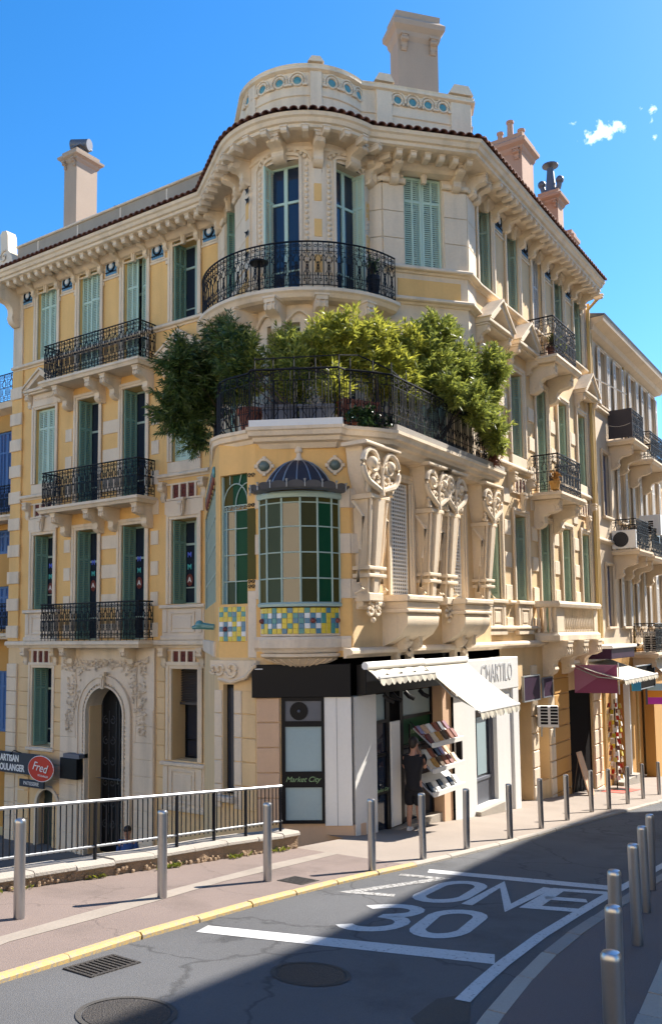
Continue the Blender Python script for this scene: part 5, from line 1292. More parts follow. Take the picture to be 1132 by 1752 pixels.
# ---- terrace slab, cornice and railing
TER = [(17.2, 15.35), (12.62, 11.25), (12.36, 10.98), (12.24, 10.7), (12.2, 9.98), (12.04, 9.86), (12.9, 8.27), (13.06, 8.27), (13.55, 7.92), (13.95, 7.70), (19.3, 7.72), (19.34, 8.5)]
SW('terrace_cornice', [(0, 3.80), (.0, 3.74), (-.03, 3.72), (-.05, 3.64), (-.12, 3.62), (-.14, 3.55), (-.22, 3.52), (-.28, 3.43), (-1.0, 3.43), (-1.0, 3.80)], TER)
b = MB(); b.prism([(17.4, 15.3), (12.9, 11.2), (12.6, 10), (13.3, 8.8), (14.1, 8.1), (19.2, 8.1), (19.2, 9), (17, 12)], 3.5, 3.79, 'xy'); tg(b, 'terrace_floor', STONE2)
SW('terrace_kerb', [(-.06, 3.80), (-.06, 3.94), (-.30, 3.94), (-.30, 3.80)], [(12.2, 9.99), (12.05, 9.87), (12.9, 8.28)], WHT)
SW('terrace_kerb', [(-.02, 3.80), (-.02, 3.92), (-.26, 3.92), (-.26, 3.80)], [(13.95, 7.705), (19.28, 7.725)], CONC)
TR_ = [(16.9, 14.95), (12.72, 11.12), (12.48, 10.85), (12.38, 10.6), (12.33, 10.02), (12.2, 9.86), (13.0, 8.42), (13.2, 8.40), (13.66, 8.05), (14.02, 7.84), (19.16, 7.86), (19.2, 8.45)]
tr = obj('terrace_railing', rail_mesh(TR_, 1.05, 'terrace_railing', cell=.36, style=2, r=.009), None, B, T(0, 0, 3.86))
b = MB()
for i in range(9): x, y = [(12.25, 9.8), (12.42, 9.5), (12.6, 9.15), (12.8, 8.8), (13.02, 8.42), (13.3, 8.35), (13.66, 8.07), (14.0, 7.86), (14.6, 7.87)][i]; b.tube([(x, y, 3.86), (x, y, 5.15)], .012, 4)
b.tube([(12.25, 9.8, 5.12), (13.02, 8.42, 5.15)], .014, 4); b.tube([(13.02, 8.42, 5.15), (13.5, 8.3, 5.25), (14.0, 7.86, 5.0), (14.6, 7.87, 4.9)], .014, 4)
b.tube([(12.25, 9.8, 4.75), (12.6, 9.15, 4.95), (13.02, 8.42, 4.75)], .01, 4)
obj('trellis', b, IRON, tr, I4)
# ground-floor walls under the bay
tg(wall(0, FCW+.05, -6.4, BZ0, [(.10, .36, -2.98, -.95)], depth=.2), 'ground_wall', YEL2, FC)
b = MB().box(.10, .36, .12, .16, -2.98, -.95); o = tg(b, 'narrow_window', BLK, FC); obj('pane', pane_mesh(.2, 1.9, GLASS), None, o, FC @ Matrix.Translation((.23, .115, -2.93)))
obj('window_sill', MB().cbox(.02, .42, -.16, .1, -3.1, -2.99, .02), STONE2, o, FC)
for k in range(5):
    for a, e, m in ((-.10, .085, STONE2), (.375, .56, STONE2), (.57, .90, YEL2)): stone_block(FC, a, e, -3.22+.435*k, -2.80+.435*k, m, .03, 'rustic_stone', c=.012)
b = MB(); b.prism([(-.12, -.5), (.98, -.5), (.98, -.62), (.7, -.86), (.3, -.88), (.0, -.74), (-.12, -.62)], -.12, 0)
for i, (cx, r) in enumerate(((.42, .17), (.14, .12), (.0, .1))): b.tube([(cx+x, -.14, -.66+z) for x, z in spiral(0, 0, r, .03, 200, 620, 16)], .03, 5)
b.tube([(.98, -.13, -.56), (.75, -.13, -.8), (.4, -.13, -.9), (.1, -.13, -.84)], .035, 5); tg(b, 'scroll_relief', STONE, FC)
tg(MB().quad((0, 0, -6.4), (SL, 0, -6.4), (SL, 0, BZ0), (0, 0, BZ0)), 'ground_wall', YEL2, FS); tg(MB().quad((12.36, 10.78, -6.4), (12.52, 11.0, -6.4), (12.52, 11.0, BZ0), (12.36, 10.78, BZ0)), 'ground_wall', YEL2)
tg(wall(-1.74, -1.27, -6.4, BZ0), 'ground_wall', YEL2, FF)
tg(MB().quad((-1.27, .02, -6.4), (0, .02, -6.4), (0, .02, -1.0), (-1.27, .02, -1.0)), 'ground_wall', PINK, FF)
for k in range(5): stone_block(FF, -1.72, -1.30, -1.62-.45*k, -1.18-.45*k, PINK, .035, 'rustic_stone', c=.014)
tg(MB().quad((12.36, 9.85, -6.4), (12.36, 9.83, -6.4), (12.36, 9.83, 3.7), (12.36, 9.85, 3.7)), 'corner_strip', YEL)
# ---- ground floor of the street front beyond the shops
gops = [(21.55, 22.5, -5.2, -1.9), (22.98, 23.85, -4.2, -1.5), (25.7, 28.0, -5.6, -1.85)]
tg(wall(20.45, 28.95, -6.4, -.36, gops, depth=.6), 'ground_wall', YEL2, FR)
for a, e in ((22.52, 22.96), (23.9, 24.3), (24.32, 25.6), (28.05, 28.9)):
    z = -.95; k = 0
    while z > -5.2: stone_block(FR, a, e, z-.45, z-.015, ORN if 24.3 < a < 25 else (STONE if z > -3.2 else STONE2), .05, 'rustic_stone', c=.018); z -= .465
for a, e, zb, m in ((21.55, 22.5, -5.0, mat('olive_door', (.11, .10, .06), .5)), (22.98, 23.85, -4.2, G_OLV), (25.7, 28.0, -5.6, DARK)):
    yy = .5 if a < 25 else .06; o = tg(MB().box(a, e, yy, yy+.05, zb, -1.4 if a < 25 else -1.8), 'doorway_infill', m, FR)  # restaurant opening closed by a black plane standing for its unlit inside
    if a < 25: obj('door_frame', MB().box(a, a+.07, .42, .5, zb, -1.5).box(e-.07, e, .42, .5, zb, -1.5).box((a+e)/2-.03, (a+e)/2+.03, .44, .5, zb, -1.5), BLK, o, FR)
# inner structure so that nothing is hollow from the side
tg(MB().box(17.85, 28.9, 10.6, 23.7, -6.4, 11.39), 'inner_walls', DARK)
tg(MB().box(13.9, 19, 8.95, 10.5, -6.3, 3.4), 'inner_walls', DARK)

# ================================================================== corner shop
S = obj('shopfront', MB().cbox(-1.80, .0, -.10, .02, -1.17, -.575, .01), BLK, B, FF, label='black fascia board and glass shopfront of the corner shop')
def sp(name, mb, m, M=FF, sm=False): return obj(name, mb, m, S, M, sm)
FB2 = T(0, 8.1, 0, 0)
sp('fascia_return', MB().cbox(13.32, 16.75, .02, .22, -1.14, -.60, .01), BLK, FB2)
sp('label_strip', MB().box(-1.74, -1.60, -.104, -.10, -.66, -.645), TXTW)
sp('corner_pier', MB().prism([(-.49, 0), (0.0, 0)], 0, 0) if False else MB().box(-.49, .0, -.045, .12, -3.46, -1.172), WHT)
sp('pier_joint', MB().box(-.27, -.262, -.048, -.044, -3.46, -1.18), POTG)
b = MB(); b.prism([(13.27, 8.345), (13.98, 8.31), (13.98, 8.5), (13.4, 8.5)], -3.80, -1.172, 'xy'); sp('corner_pier', b, WHT, I4)
b = MB().prism([(13.26, 8.385), (13.25, 8.40), (12.98, 8.82), (13.3, 8.7), (13.55, 8.3)], -3.85, -3.461, 'xy'); sp('pier_base', b, PINK, I4)
# glazed strip with the fan grille and frosted film
b = MB(); x0, x1 = -1.27, -.495
b.box(x0, x0+.07, -.06, .0, -3.42, -1.172); b.box(x1-.05, x1, -.06, .0, -3.42, -1.172)
for za, zb in ((-3.42, -3.36), (-2.78, -2.50), (-1.70, -1.60), (-1.24, -1.172)): b.box(x0+.07, x1-.05, -.055, .0, za, zb)
gp = sp('glazed_panel', b, BLK)
for za, zb, m in ((-3.36, -2.78, GLASS2), (-2.50, -1.70, GLASS2), (-1.60, -1.24, ZINC)): obj('pane', MB().quad((x0+.07, -.03, za), (x1-.05, -.03, za), (x1-.05, -.03, zb), (x0+.07, -.03, zb)), m, gp, FF, fix=False)
b = MB(); b.lathe([(.0001, 0), (.165, .0), (.17, -.03)], 20).xf(Matrix.Translation((-.95, -.04, -1.42)) @ Matrix.Rotation(R(90), 4, 'X')); obj('fan_grille', b, BLK, gp, FF)
obj('fan_hub', MB().sphere((-.95, -.06, -1.42), .03, 8, 5), ZINC, gp, FF)
lettering('Market City', .135, TXTG, gp, FF @ Matrix.Translation((-.89, -.062, -2.64)), ext=.002, shear=.35, spacing=.95)
# doors and windows on the street side
b = MB()
for x in (14.02, 14.5, 14.57, 15.05, 15.12, 16.4): b.box(x-.03, x+.03, .28, .34, -4.0, -1.15)
for x0, x1, zs in ((14.02, 14.5, (-1.72, -2.35, -3.05)), (15.12, 16.4, (-1.72, -2.3))):
    for z in zs: b.box(x0, x1, .28, .34, z-.03, z+.03)
dr = sp('glass_doors', b, BLK, FB2)
for x0, x1, z0, z1, m in ((14.02, 14.5, -1.72, -1.2, GLASS2), (14.02, 14.5, -4.0, -1.72, GLASS), (14.57, 15.05, -4.0, -1.2, DARK), (15.12, 16.4, -1.72, -1.2, GLASS2), (15.12, 16.4, -2.3, -1.72, G_GRN), (15.12, 16.4, -3.98, -2.3, GLASS)):
    obj('pane', MB().quad((x0, .32, z0), (x1, .32, z0), (x1, .32, z1), (x0, .32, z1)), m, dr, FB2, fix=False)
obj('door_leaf', MB().cbox(14.6, 14.95, .24, .28, -3.75, -1.75, .01), WHT, dr, FB2)
lettering('Market City', .14, TXTG, dr, FB2 @ Matrix.Translation((15.75, .27, -2.02)), ext=.002, shear=.35); lettering('Market City', .10, TXTG, dr, FB2 @ Matrix.Translation((14.26, .27, -3.0)), ext=.002, shear=.35)
sp('shop_floor_step', MB().box(13.62, 16.5, .1, .6, -4.2, -3.78), CONC, FB2)
sp('side_pier', MB().box(16.45, 16.85, .05, .5, -4.2, -1.15), PINK, FB2)
for x in (13.9, 14.2, 14.7, 15.3): sp('spotlight', MB().tube([(x, -.02, -1.17), (x, -.10, -1.25), (x+.05, -.20, -1.30)], .045, 8), BLK, FB2)
# ---- second, white shop
S2 = obj('white_shopfront', wall(16.87, 20.5, -4.7, -1.42, [(17.98, 19.2, -3.95, -1.8)], depth=.25), WHT, B, FB2, label='white shopfront with a grey framed display window')
def s2(name, mb, m, M=FB2): return obj(name, mb, m, S2, M)
s2('fascia_board', MB().cbox(16.87, 20.5, -.06, .3, -1.42, -.66, .015), WHT); s2('end_pier', MB().cbox(20.12, 20.5, -.05, .5, -4.7, -1.425, .012), WHT); s2('end_return', MB().box(20.45, 20.5, .0, .5, -4.7, -.66), WHT)
b = MB(); b.box(17.98, 18.05, .1, .2, -3.95, -1.8); b.box(19.05, 19.2, .1, .2, -3.95, -1.8); b.box(18.05, 19.05, .1, .2, -1.86, -1.8); b.box(18.05, 19.05, .1, .2, -3.42, -3.36)
o = s2('display_window', b, POTG); obj('pane', MB().quad((18.05, .15, -3.36), (19.05, .15, -3.36), (19.05, .15, -1.86), (18.05, .15, -1.86)), GLASS, o, FB2, fix=False)
obj('shutter_box', MB().box(18.05, 19.05, .12, .17, -3.95, -3.42), ZINC, o, FB2); obj('poster', MB().box(18.35, 18.85, .135, .145, -3.3, -2.0), GLASS2, o, FB2)
s2('door_step', MB().box(17.9, 19.3, -.12, .2, -4.4, -4.02), CONC)
lettering('CMARTILO', .60, GRYL, S2, FB2 @ Matrix.Translation((19.15, -.065, -1.02)) @ Matrix.Diagonal((.62, 1, 1, 1)), ext=.006, spacing=1.05)
b = MB(); b.box(16.95, 17.02, -.12, .0, -2.75, -2.3); s2('letter_box', b, BLK)
# ---- awnings
def awning(name, label, M, w, drop, out_, m, val=.16, scal=12, arms=True, ripple=0, n=16):
    t = thing(name, label, 'awning', M); Mw = WM[t.name]
    b = MB(); q = []
    for i in range(n+1):
        x = w*i/n
        for k in range(5):
            f = k/4; q.append((x, -out_*f, -drop*f-.04*math.sin(math.pi*f)+ripple*math.sin(i*1.7+k)*.03*f))
    b.add(q, [(5*i+k, 5*i+k+1, 5*i+6+k, 5*i+5+k) for i in range(n) for k in range(4)])
    obj('canvas', b, m, t, Mw, True)
    b = MB(); q = []; nn = scal*4
    for i in range(nn+1):
        x = w*i/nn; sc = abs(math.sin(math.pi*scal*i/nn)); q += [(x, -out_-.012, -drop+.01), (x, -out_-.03-.01*math.sin(i), -drop-val*(.62+.38*sc))]
    b.add(q, [(2*i, 2*i+1, 2*i+3, 2*i+2) for i in range(nn)]); obj('valance', b, m, t, Mw)
    b = MB(); b.tube([(-.02, -.06, .0), (w+.02, -.06, .0)], .07, 8); b.tube([(-.01, -out_, -drop), (w+.01, -out_, -drop)], .028, 6); obj('roller', b, WHT, t, Mw, True)
    if arms:
        for x in (.12, w-.12): obj('awning_arm', MB().tube([(x, -.05, -.12), (x, -out_*.5, -drop*.5-.18), (x, -out_, -drop)], .022, 5), GALV, t, Mw)
    return t
awning('awning', 'wide cream awning sloping out over the shop front and display rack', T(15.2, 8.0, -.62), 2.0, .92, 1.25, CANVAS, scal=14)
awning('awning', 'short folded cream awning with ragged edge above the shop doors', T(12.98, 7.98, -.60), 2.15, .20, .34, CANVAS, val=.15, scal=11, arms=False, ripple=2.5)
awning('awning', 'small cream awning over the dark restaurant door beside the pink sign', T(25.75, 8.45, -1.0), 4.1, .5, 1.6, CANVAS, scal=16)
# ---- display rack beside the door
rk = thing('display_rack', 'tilting wall rack of bright magazines and bags beside the shop door', 'display rack', T(15.9, 7.95, GZ(15.9, 8)))
for x in (15.25, 16.55):
    b = MB(); b.tube([(x, 8.3, -3.3), (x, 8.3, -1.85)], .018, 4)
    for z in (-2.25, -2.75, -3.2): b.tube([(x, 8.28, z+.45), (x, 7.8, z), (x, 8.28, z+.02)], .014, 4)
    obj('rack_frame', b, BLK, rk)
for z in (-2.25, -2.75, -3.2):
    b = MB(); b.add([(15.2, 7.78, z), (16.6, 7.78, z), (16.6, 8.2, z+.33), (15.2, 8.2, z+.33), (15.2, 7.78, z-.02), (16.6, 7.78, z-.02), (16.6, 8.2, z+.31), (15.2, 8.2, z+.31)], [(0,1,2,3), (7,6,5,4), (0,4,5,1)])
    b.box(15.2, 16.6, 7.73, 7.78, z-.03, z+.06); obj('shelf', b, WHT, rk)
it = [REDP, POTM, ORN, T_RED, TERRA, WHT, STONE, BLK, BARK, PINK]
CN = ['dark red', 'terracotta', 'orange', 'maroon', 'brown', 'white', 'cream', 'black', 'dark brown', 'tan']; ORD = ['first', 'second', 'third', 'fourth', 'fifth', 'sixth']
bag = MB(); bag.cbox(-.08, .08, -.02, .02, 0, .22, .012); bagm = [bag.mesh('magazine', m) for m in it]
n = 0
for z in (-2.25, -2.75, -3.2):
    for i in range(6):
        for k in range(2):
            if z < -3 and k: continue
            M = T(15.33+.225*i+rnd.uniform(-.02, .02), 7.83+.2*k, z+.04+.15*k) @ Matrix.Rotation(R(-38), 4, 'X') @ Matrix.Rotation(R(rnd.uniform(-6, 6)), 4, 'Y')
            mi = n % 10 if z > -3 else (5 if n % 2 else 7); o = put('magazine', bagm[mi], None, M); n += 3
            tag(o, '%s packet, %s from left, %s row, %s shelf of the shop rack' % (CN[mi], ORD[i], ('front', 'back')[k], {-2.25: 'top', -2.75: 'middle', -3.2: 'bottom'}[z]), 'magazine', 'magazines on the shop rack')

# ================================================================== people
def skin_body(name, V, E, parent, m, M, sub=2):
    me = bpy.data.meshes.new(name); me.from_pydata([v[:3] for v in V], E, []); o = put(name, me, parent, M); me.materials.append(m)
    md = o.modifiers.new('skin', 'SKIN'); md.use_smooth_shade = True
    for i, v in enumerate(V):
        r = v[3]; me.skin_vertices[0].data[i].radius = r if isinstance(r, tuple) else (r, r)
        me.skin_vertices[0].data[i].use_root = (i == 0)
    s = o.modifiers.new('subsurf', 'SUBSURF'); s.levels = sub; s.render_levels = sub
    dg = bpy.context.evaluated_depsgraph_get(); me2 = bpy.data.meshes.new_from_object(o.evaluated_get(dg)); o.modifiers.clear(); o.data = me2; me2.name = name
    me2.shade_smooth(); return o
def person(M, label, pose, top, bottom, shoes, hair=HAIR, legs_bare=True):
    t = thing('person', label, 'person', M); Mw = WM[t.name]
    # faces +x; y is left; pose gives elbow and wrist of each arm
    V = []; E = []
    def v(x, y, z, r, p=None):
        V.append((x, y, z, r)); i = len(V)-1
        if p is not None: E.append((p, i))
        return i
    pel = v(0, 0, .93, (.15, .11)); w = v(.0, 0, 1.10, (.13, .095), pel); ch = v(-.01, 0, 1.30, (.155, .11), w); nk0 = v(-.01, 0, 1.42, (.075, .07), ch); nk = v(.02, 0, 1.50, (.052, .052), nk0)
    hd = v(.045, 0, 1.575, (.07, .082), nk); h2 = v(.05, 0, 1.65, (.078, .095), hd); h3 = v(.035, 0, 1.715, (.06, .075), h2)
    for s, (el, wr) in zip((1, -1), pose['arms']):
        sh = v(-.01, s*.17, 1.39, .058, ch); e = v(*el, .042, sh); mid = v(*(Vector(el)*.5+Vector(wr)*.5), .037, e); k = v(*wr, .027, mid)
        d = (Vector(wr)-Vector(el)).normalized(); sd_ = Vector((0, 1, 0)); pm = v(*(Vector(wr)+d*.07), (.036, .018), k)
        for j, (oy, ln) in enumerate(((-.03, .065), (-.01, .08), (.012, .075), (.032, .06))):
            a = Vector(wr)+d*.10+sd_*oy*.8; f1 = v(*a, .0105, pm); f2 = v(*(a+d*ln*.5+Vector((.012, 0, .0))), .009, f1); v(*(a+d*ln+Vector((.035, 0, -.01))), .007, f2)
        th = v(*(Vector(wr)+d*.05+Vector((.03, -s*.03, 0))), .012, k); v(*(Vector(wr)+d*.09+Vector((.045, -s*.04, 0))), .009, th)
    for s, (kn, an) in zip((1, -1), pose['legs']):
        hp = v(0, s*.09, .86, .095, pel); k0 = v(*kn, .058, hp); cf = v(*(Vector(kn)*.6+Vector(an)*.4+Vector((-.02, 0, 0))), .056, k0); a = v(*an, .035, cf); hl = v(an[0]+.02, an[1], .05, .036, a); v(an[0]+.15, an[1], .035, .032, hl)
    body = skin_body('body', V, E, t, SKIN, Mw)
    # face
    b = MB(); b.sphere((.142, 0, 1.625), .018, 8, 5, (1.1, .8, 1.4)); obj('nose', b, SKIN, t, Mw, True)
    b = MB()
    for s in (-1, 1): b.sphere((.123, s*.034, 1.648), .011, 8, 5)
    obj('eyes', b, BLK, t, Mw); b = MB().sphere((.128, 0, 1.585), .02, 8, 4, (.5, 1.1, .3)); obj('mouth', b, T_RED, t, Mw)
    b = MB()
    for s in (-1, 1): b.sphere((.03, s*.082, 1.63), .026, 8, 5, (.7, .35, 1.2))
    obj('ears', b, SKIN, t, Mw, True)
    b = MB(); q = random.Random(4)
    b.sphere((.018, 0, 1.685), .108, 16, 10, (1.02, .88, .82)); b.sphere((-.035, 0, 1.64), .082, 12, 8, (.75, .95, 1.1))
    b.v = [(x+q.uniform(-.004, .004), y+q.uniform(-.004, .004), z+q.uniform(-.004, .004)) for x, y, z in b.v]; obj('hair', b, hair, t, Mw, True)
    # clothes: a shell a little wider than the body
    V = []; E = []
    pel = v(0, 0, .72, (.20, .165)); pe2 = v(0, 0, .86, (.20, .16), pel); w = v(0, 0, 1.08, (.185, .15), pe2); ch = v(-.015, 0, 1.29, (.18, .13), w); up = v(-.012, 0, 1.40, (.11, .085), ch)
    for s, (el, wr) in zip((1, -1), pose['arms']):
        sh = v(-.01, s*.175, 1.385, .078, ch); v(*(Vector((-.01, s*.175, 1.385))*.35+Vector(el)*.65), .064, sh)
        if not legs_bare: v(*el, .055, len(V)-1); v(*(Vector(el)*.15+Vector(wr)*.85), .04, len(V)-1)
    skin_body('shirt', V, E, t, top, Mw)
    V = []; E = []; p0 = v(0, 0, .97, (.165, .13))
    p1 = v(0, 0, .86, (.18, .145), p0)
    for s, (kn, an) in zip((1, -1), pose['legs']):
        a = v(kn[0]*.3, s*.095, .70, .118, p1); k0 = v(kn[0]*.9, kn[1], kn[2]-.02, .108, a)
        if not legs_bare: v(an[0], an[1], .12, .06, k0)
    skin_body('shorts' if legs_bare else 'trousers', V, E, t, bottom, Mw)
    for s, (kn, an) in zip((1, -1), pose['legs']):
        b = MB(); q = []
        for x, hw, h in ((-.06, .034, .085), (0, .042, .10), (.08, .046, .075), (.15, .044, .055), (.205, .025, .035)):
            q += [(an[0]+x, an[1]-hw, .0), (an[0]+x, an[1]-hw*.9, h*.7), (an[0]+x, an[1], h), (an[0]+x, an[1]+hw*.9, h*.7), (an[0]+x, an[1]+hw, 0)]
        b.add(q, [(5*i+k, 5*i+(k+1) % 5, 5*i+5+(k+1) % 5, 5*i+5+k) for i in range(4) for k in range(5)]+[(0,1,2,3,4), (24,23,22,21,20)]); obj('shoe', b, shoes, t, Mw, True)
    return t
PX, PY = 14.72, 7.94
person(T(PX, PY, GZ(PX, PY), 12), 'person in black top and shorts standing at the rack, hand raised to face', dict(arms=[((.14, .22, 1.14), (.22, .09, 1.40)), ((.20, -.18, 1.16), (.24, -.05, 1.42))], legs=[((.03, .09, .48), (-.02, .10, .08)), ((.0, -.09, .48), (.05, -.10, .08))]), BCLO, BCLO, WSHO)
PX, PY = 14.6, 15.6
person(T(PX, PY, -6.3, -150), 'person in a blue shirt on the lower street seen through the railing', dict(arms=[((-.02, .24, 1.12), (.08, .22, .92)), ((-.02, -.24, 1.12), (.08, -.22, .92))], legs=[((.03, .09, .48), (0, .10, .08)), ((.03, -.09, .48), (.02, -.10, .08))]), BLUC, BCLO, BCLO, legs_bare=False)

# ================================================================== signs, air conditioners and shop fittings
def sign_board(name, label, M, w, h, d, m, edge=None, cat='sign'):
    t = thing(name, label, cat, M); obj('board', MB().cbox(-w/2, w/2, -d, 0, -h/2, h/2, .012), m, t, M)
    if edge:
        b = MB(); f = .03
        b.box(-w/2-f, -w/2, -d-.01, 0, -h/2-f, h/2+f); b.box(w/2, w/2+f, -d-.01, 0, -h/2-f, h/2+f); b.box(-w/2, w/2, -d-.01, 0, -h/2-f, -h/2); b.box(-w/2, w/2, -d-.01, 0, h/2, h/2+f); obj('frame', b, edge, t, M)
    return t
M = T(16.75, 23.1, -3.86, -90)
t = sign_board('bakery_sign', 'dark bakery sign board with white ARTISAN BOULANGER lettering', M, 2.9, .62, .08, NAVY)
lettering('ARTISAN', .28, TXTW, t, M @ Matrix.Translation((.1, -.085, .13)) @ Matrix.Diagonal((.80, 1, 1, 1)), ext=.004, offset=.007); lettering('BOULANGER', .28, TXTW, t, M @ Matrix.Translation((.16, -.085, -.15)) @ Matrix.Diagonal((.80, 1, 1, 1)), ext=.004, offset=.007)
b = MB()
for x in (-.5, .6): b.tube([(x, -.02, .30), (x, -.3, .42), (x, -.38, .36)], .014, 5); b.sphere((x, -.40, .34), .05, 8, 5, (1.6, 1, .8))
obj('lamp_arm', b, BLK, t, M)
M2 = T(16.62, 21.38, -3.92, -90)
t = thing('oval_sign', 'red oval sign with white script reading Fred on the bakery front', 'sign', M2)
b = MB().lathe([(.0001, 0), (.36, 0), (.38, -.04), (.37, -.06), (.0001, -.06)][::-1], 30, sc=(1.55, 1)); b.xf(Matrix.Rotation(R(90), 4, 'X')); b.v = [(x, -y if y < 0 else -y, z) for x, y, z in b.v]; b.v = [(x, y-.0, z) for x, y, z in b.v]
obj('oval_board', b, REDS, t, M2)
obj('oval_rim', MB().tube([(.575*math.cos(a*.2094), -.05, .37*math.sin(a*.2094)) for a in range(30)], .014, 5, True), TXTW, t, M2)
lettering('Fred', .36, TXTW, t, M2 @ Matrix.Translation((-.02, -.085, .04)) @ Matrix.Rotation(R(8), 4, 'Y'), ext=.004, shear=.3); lettering('BOULANGER', .08, TXTW, t, M2 @ Matrix.Translation((.14, -.085, -.2)) @ Matrix.Rotation(R(4), 4, 'Y'), ext=.002)
M3 = T(16.72, 21.95, -4.42, -90)
t = sign_board('patisserie_sign', 'small dark PATISSERIE board hanging under the bakery sign', M3, 1.15, .22, .05, NAVY); lettering('PATISSERIE', .15, TXTW, t, M3 @ Matrix.Translation((0, -.054, 0)), ext=.002)
M4 = T(16.75, 20.32, -3.86, -90)
t = thing('shutter_housing', 'dark box housing at the right end of the bakery sign', 'box', M4); obj('housing', MB().cbox(-.42, .32, -.02, .33, -.3, .3, .015), BLK, t, M4); obj('bracket', MB().box(-.3, .4, .0, .33, .3, .42), POTG, t, M4)
# wall air conditioner
def aircon(label, M, w=.85, h=.62, d=.32, fan=True):
    t = thing('air_conditioner', label, 'air conditioner', M, None); b = MB().cbox(-w/2, w/2, -d, 0, 0, h, .02); obj('casing', b, WHT, t, M)
    if fan:
        obj('fan_recess', MB().lathe([(.0001, -.012), (h*.40, -.012), (h*.42, .0)], 20).xf(Matrix.Translation((-w*.12, -d-.002, h/2)) @ Matrix.Rotation(R(90), 4, 'X') @ Matrix.Diagonal((1, 1, -1, 1))), BLK, t, M)
        b = MB()
        for k in range(5): r = h*.08*(k+1); b.tube([(-w*.12+r*math.cos(a*.393), -d-.02, h/2+r*math.sin(a*.393)) for a in range(16)], .006, 4, True)
        obj('fan_guard', b, POTG, t, M)
    else:
        for i in range(2):
            for k in range(6): obj('vent_slot', MB().box(-w/2+.08+i*.26, -w/2+.27+i*.26, -d-.004, -d+.01, .08+k*.085, .14+k*.085), BLK, t, M)
    b = MB()
    for x in (-w*.3, w*.3): b.box(x-.02, x+.02, -d, .1, -.05, 0); b.box(x-.02, x+.02, .04, .1, -.3, -.05)
    obj('wall_bracket', b, GALV, t, M); return t
aircon('white air conditioner with slotted grille on the wall by the purple sign', T(22.95, 8.2, -2.62, -68), .55, .55, .42, False)
sign_board('purple_sign', 'dark purple shop sign above the olive door', T(22.1, 8.35, -1.55), 1.15, .62, .06, PURP, GALV)
sign_board('shop_sign', 'narrow purple sign panel right of the rusticated pier', T(23.4, 8.36, -1.6), .7, .5, .05, PURP, POTG)
M = T(26.0, 7.75, -1.5, -78)
t = thing('magenta_banner', 'magenta fabric sign with a diagonal light fold above the restaurant door', 'sign', M)
obj('cloth', MB().box(-.62, .62, -.03, .03, -.42, .42), MAG, t, M); obj('pale_triangle', MB().add([(-.62, -.034, -.42), (.6, -.034, .42), (-.62, -.034, .42)], [(0, 1, 2)]), MAG2, t, M)
obj('pole', MB().tube([(.66, 0, -.45), (.66, 0, .48)], .02, 6), WHT, t, M)
# postcard stand, red mat, wooden easel board
t = thing('postcard_stand', 'wire postcard stand full of little red and white cards by the restaurant', 'postcard stand', T(28.4, 7.9, GZ(28.4, 7.9)))
z0 = GZ(28.4, 7.9)
obj('pole', MB().tube([(28.4, 7.9, z0), (28.4, 7.9, z0+2.9)], .02, 6), BLK, t); obj('base', MB().lathe([(.3, 0), (.3, .03), (.03, .06)], 12, (28.4, 7.9, z0)), BLK, t)
cards = [MB().box(-.05, .05, -.012, .0, 0, .14).mesh('postcard', m) for m in (WHT, REDS, T_YEL, TERRA, STONE)]
for k in range(13):
    for i in range(6):
        a = i*60+k*13; obj('postcard', cards[(k*3+i*2) % 5], None, t, T(28.4, 7.9, z0+.35+.19*k, a) @ Matrix.Translation((0, -.22, 0)) @ Matrix.Rotation(R(-12), 4, 'X'))
mt = MB(); mt.add([(27.2, 7.4, GZ(27.2, 7.4)+.012), (29.4, 7.4, GZ(29.4, 7.4)+.012), (29.4, 8.1, GZ(29.4, 8.1)+.012), (27.2, 8.1, GZ(27.2, 8.1)+.012)], [(0,1,2,3)])
tag(obj('door_mat', mt, REDM), 'red mat on the pavement in front of the restaurant', 'mat')
t = thing('menu_board', 'pale folding menu board leaning by the dark restaurant door', 'menu board', T(25.6, 8.1, GZ(25.6, 8.1)))
z0 = GZ(25.6, 8.1); b = MB()
b.add([(25.35, 7.85, z0), (25.85, 7.85, z0), (25.8, 8.2, z0+1.25), (25.4, 8.2, z0+1.25), (25.35, 7.89, z0), (25.85, 7.89, z0), (25.8, 8.24, z0+1.25), (25.4, 8.24, z0+1.25)], [(0,1,2,3), (7,6,5,4), (0,4,5,1), (1,5,6,2), (2,6,7,3), (3,7,4,0)]); obj('board', b, PINK, t)
obj('strut', MB().tube([(25.6, 8.22, z0+1.2), (25.6, 8.42, z0)], .018, 4), BARK, t)
# ledge unit of the restaurant: stacked wares on the canopy
t = thing('canopy_ledge', 'weathered white canopy above the restaurant awning', 'canopy', T(28.3, 8.0, -.7)); obj('panel', MB().cbox(27.2, 30.2, 7.55, 8.5, -.62, -.52, .02), WHT, t); obj('fascia', MB().cbox(27.3, 30.1, 7.62, 8.5, -.95, -.622, .02), PURP, t)

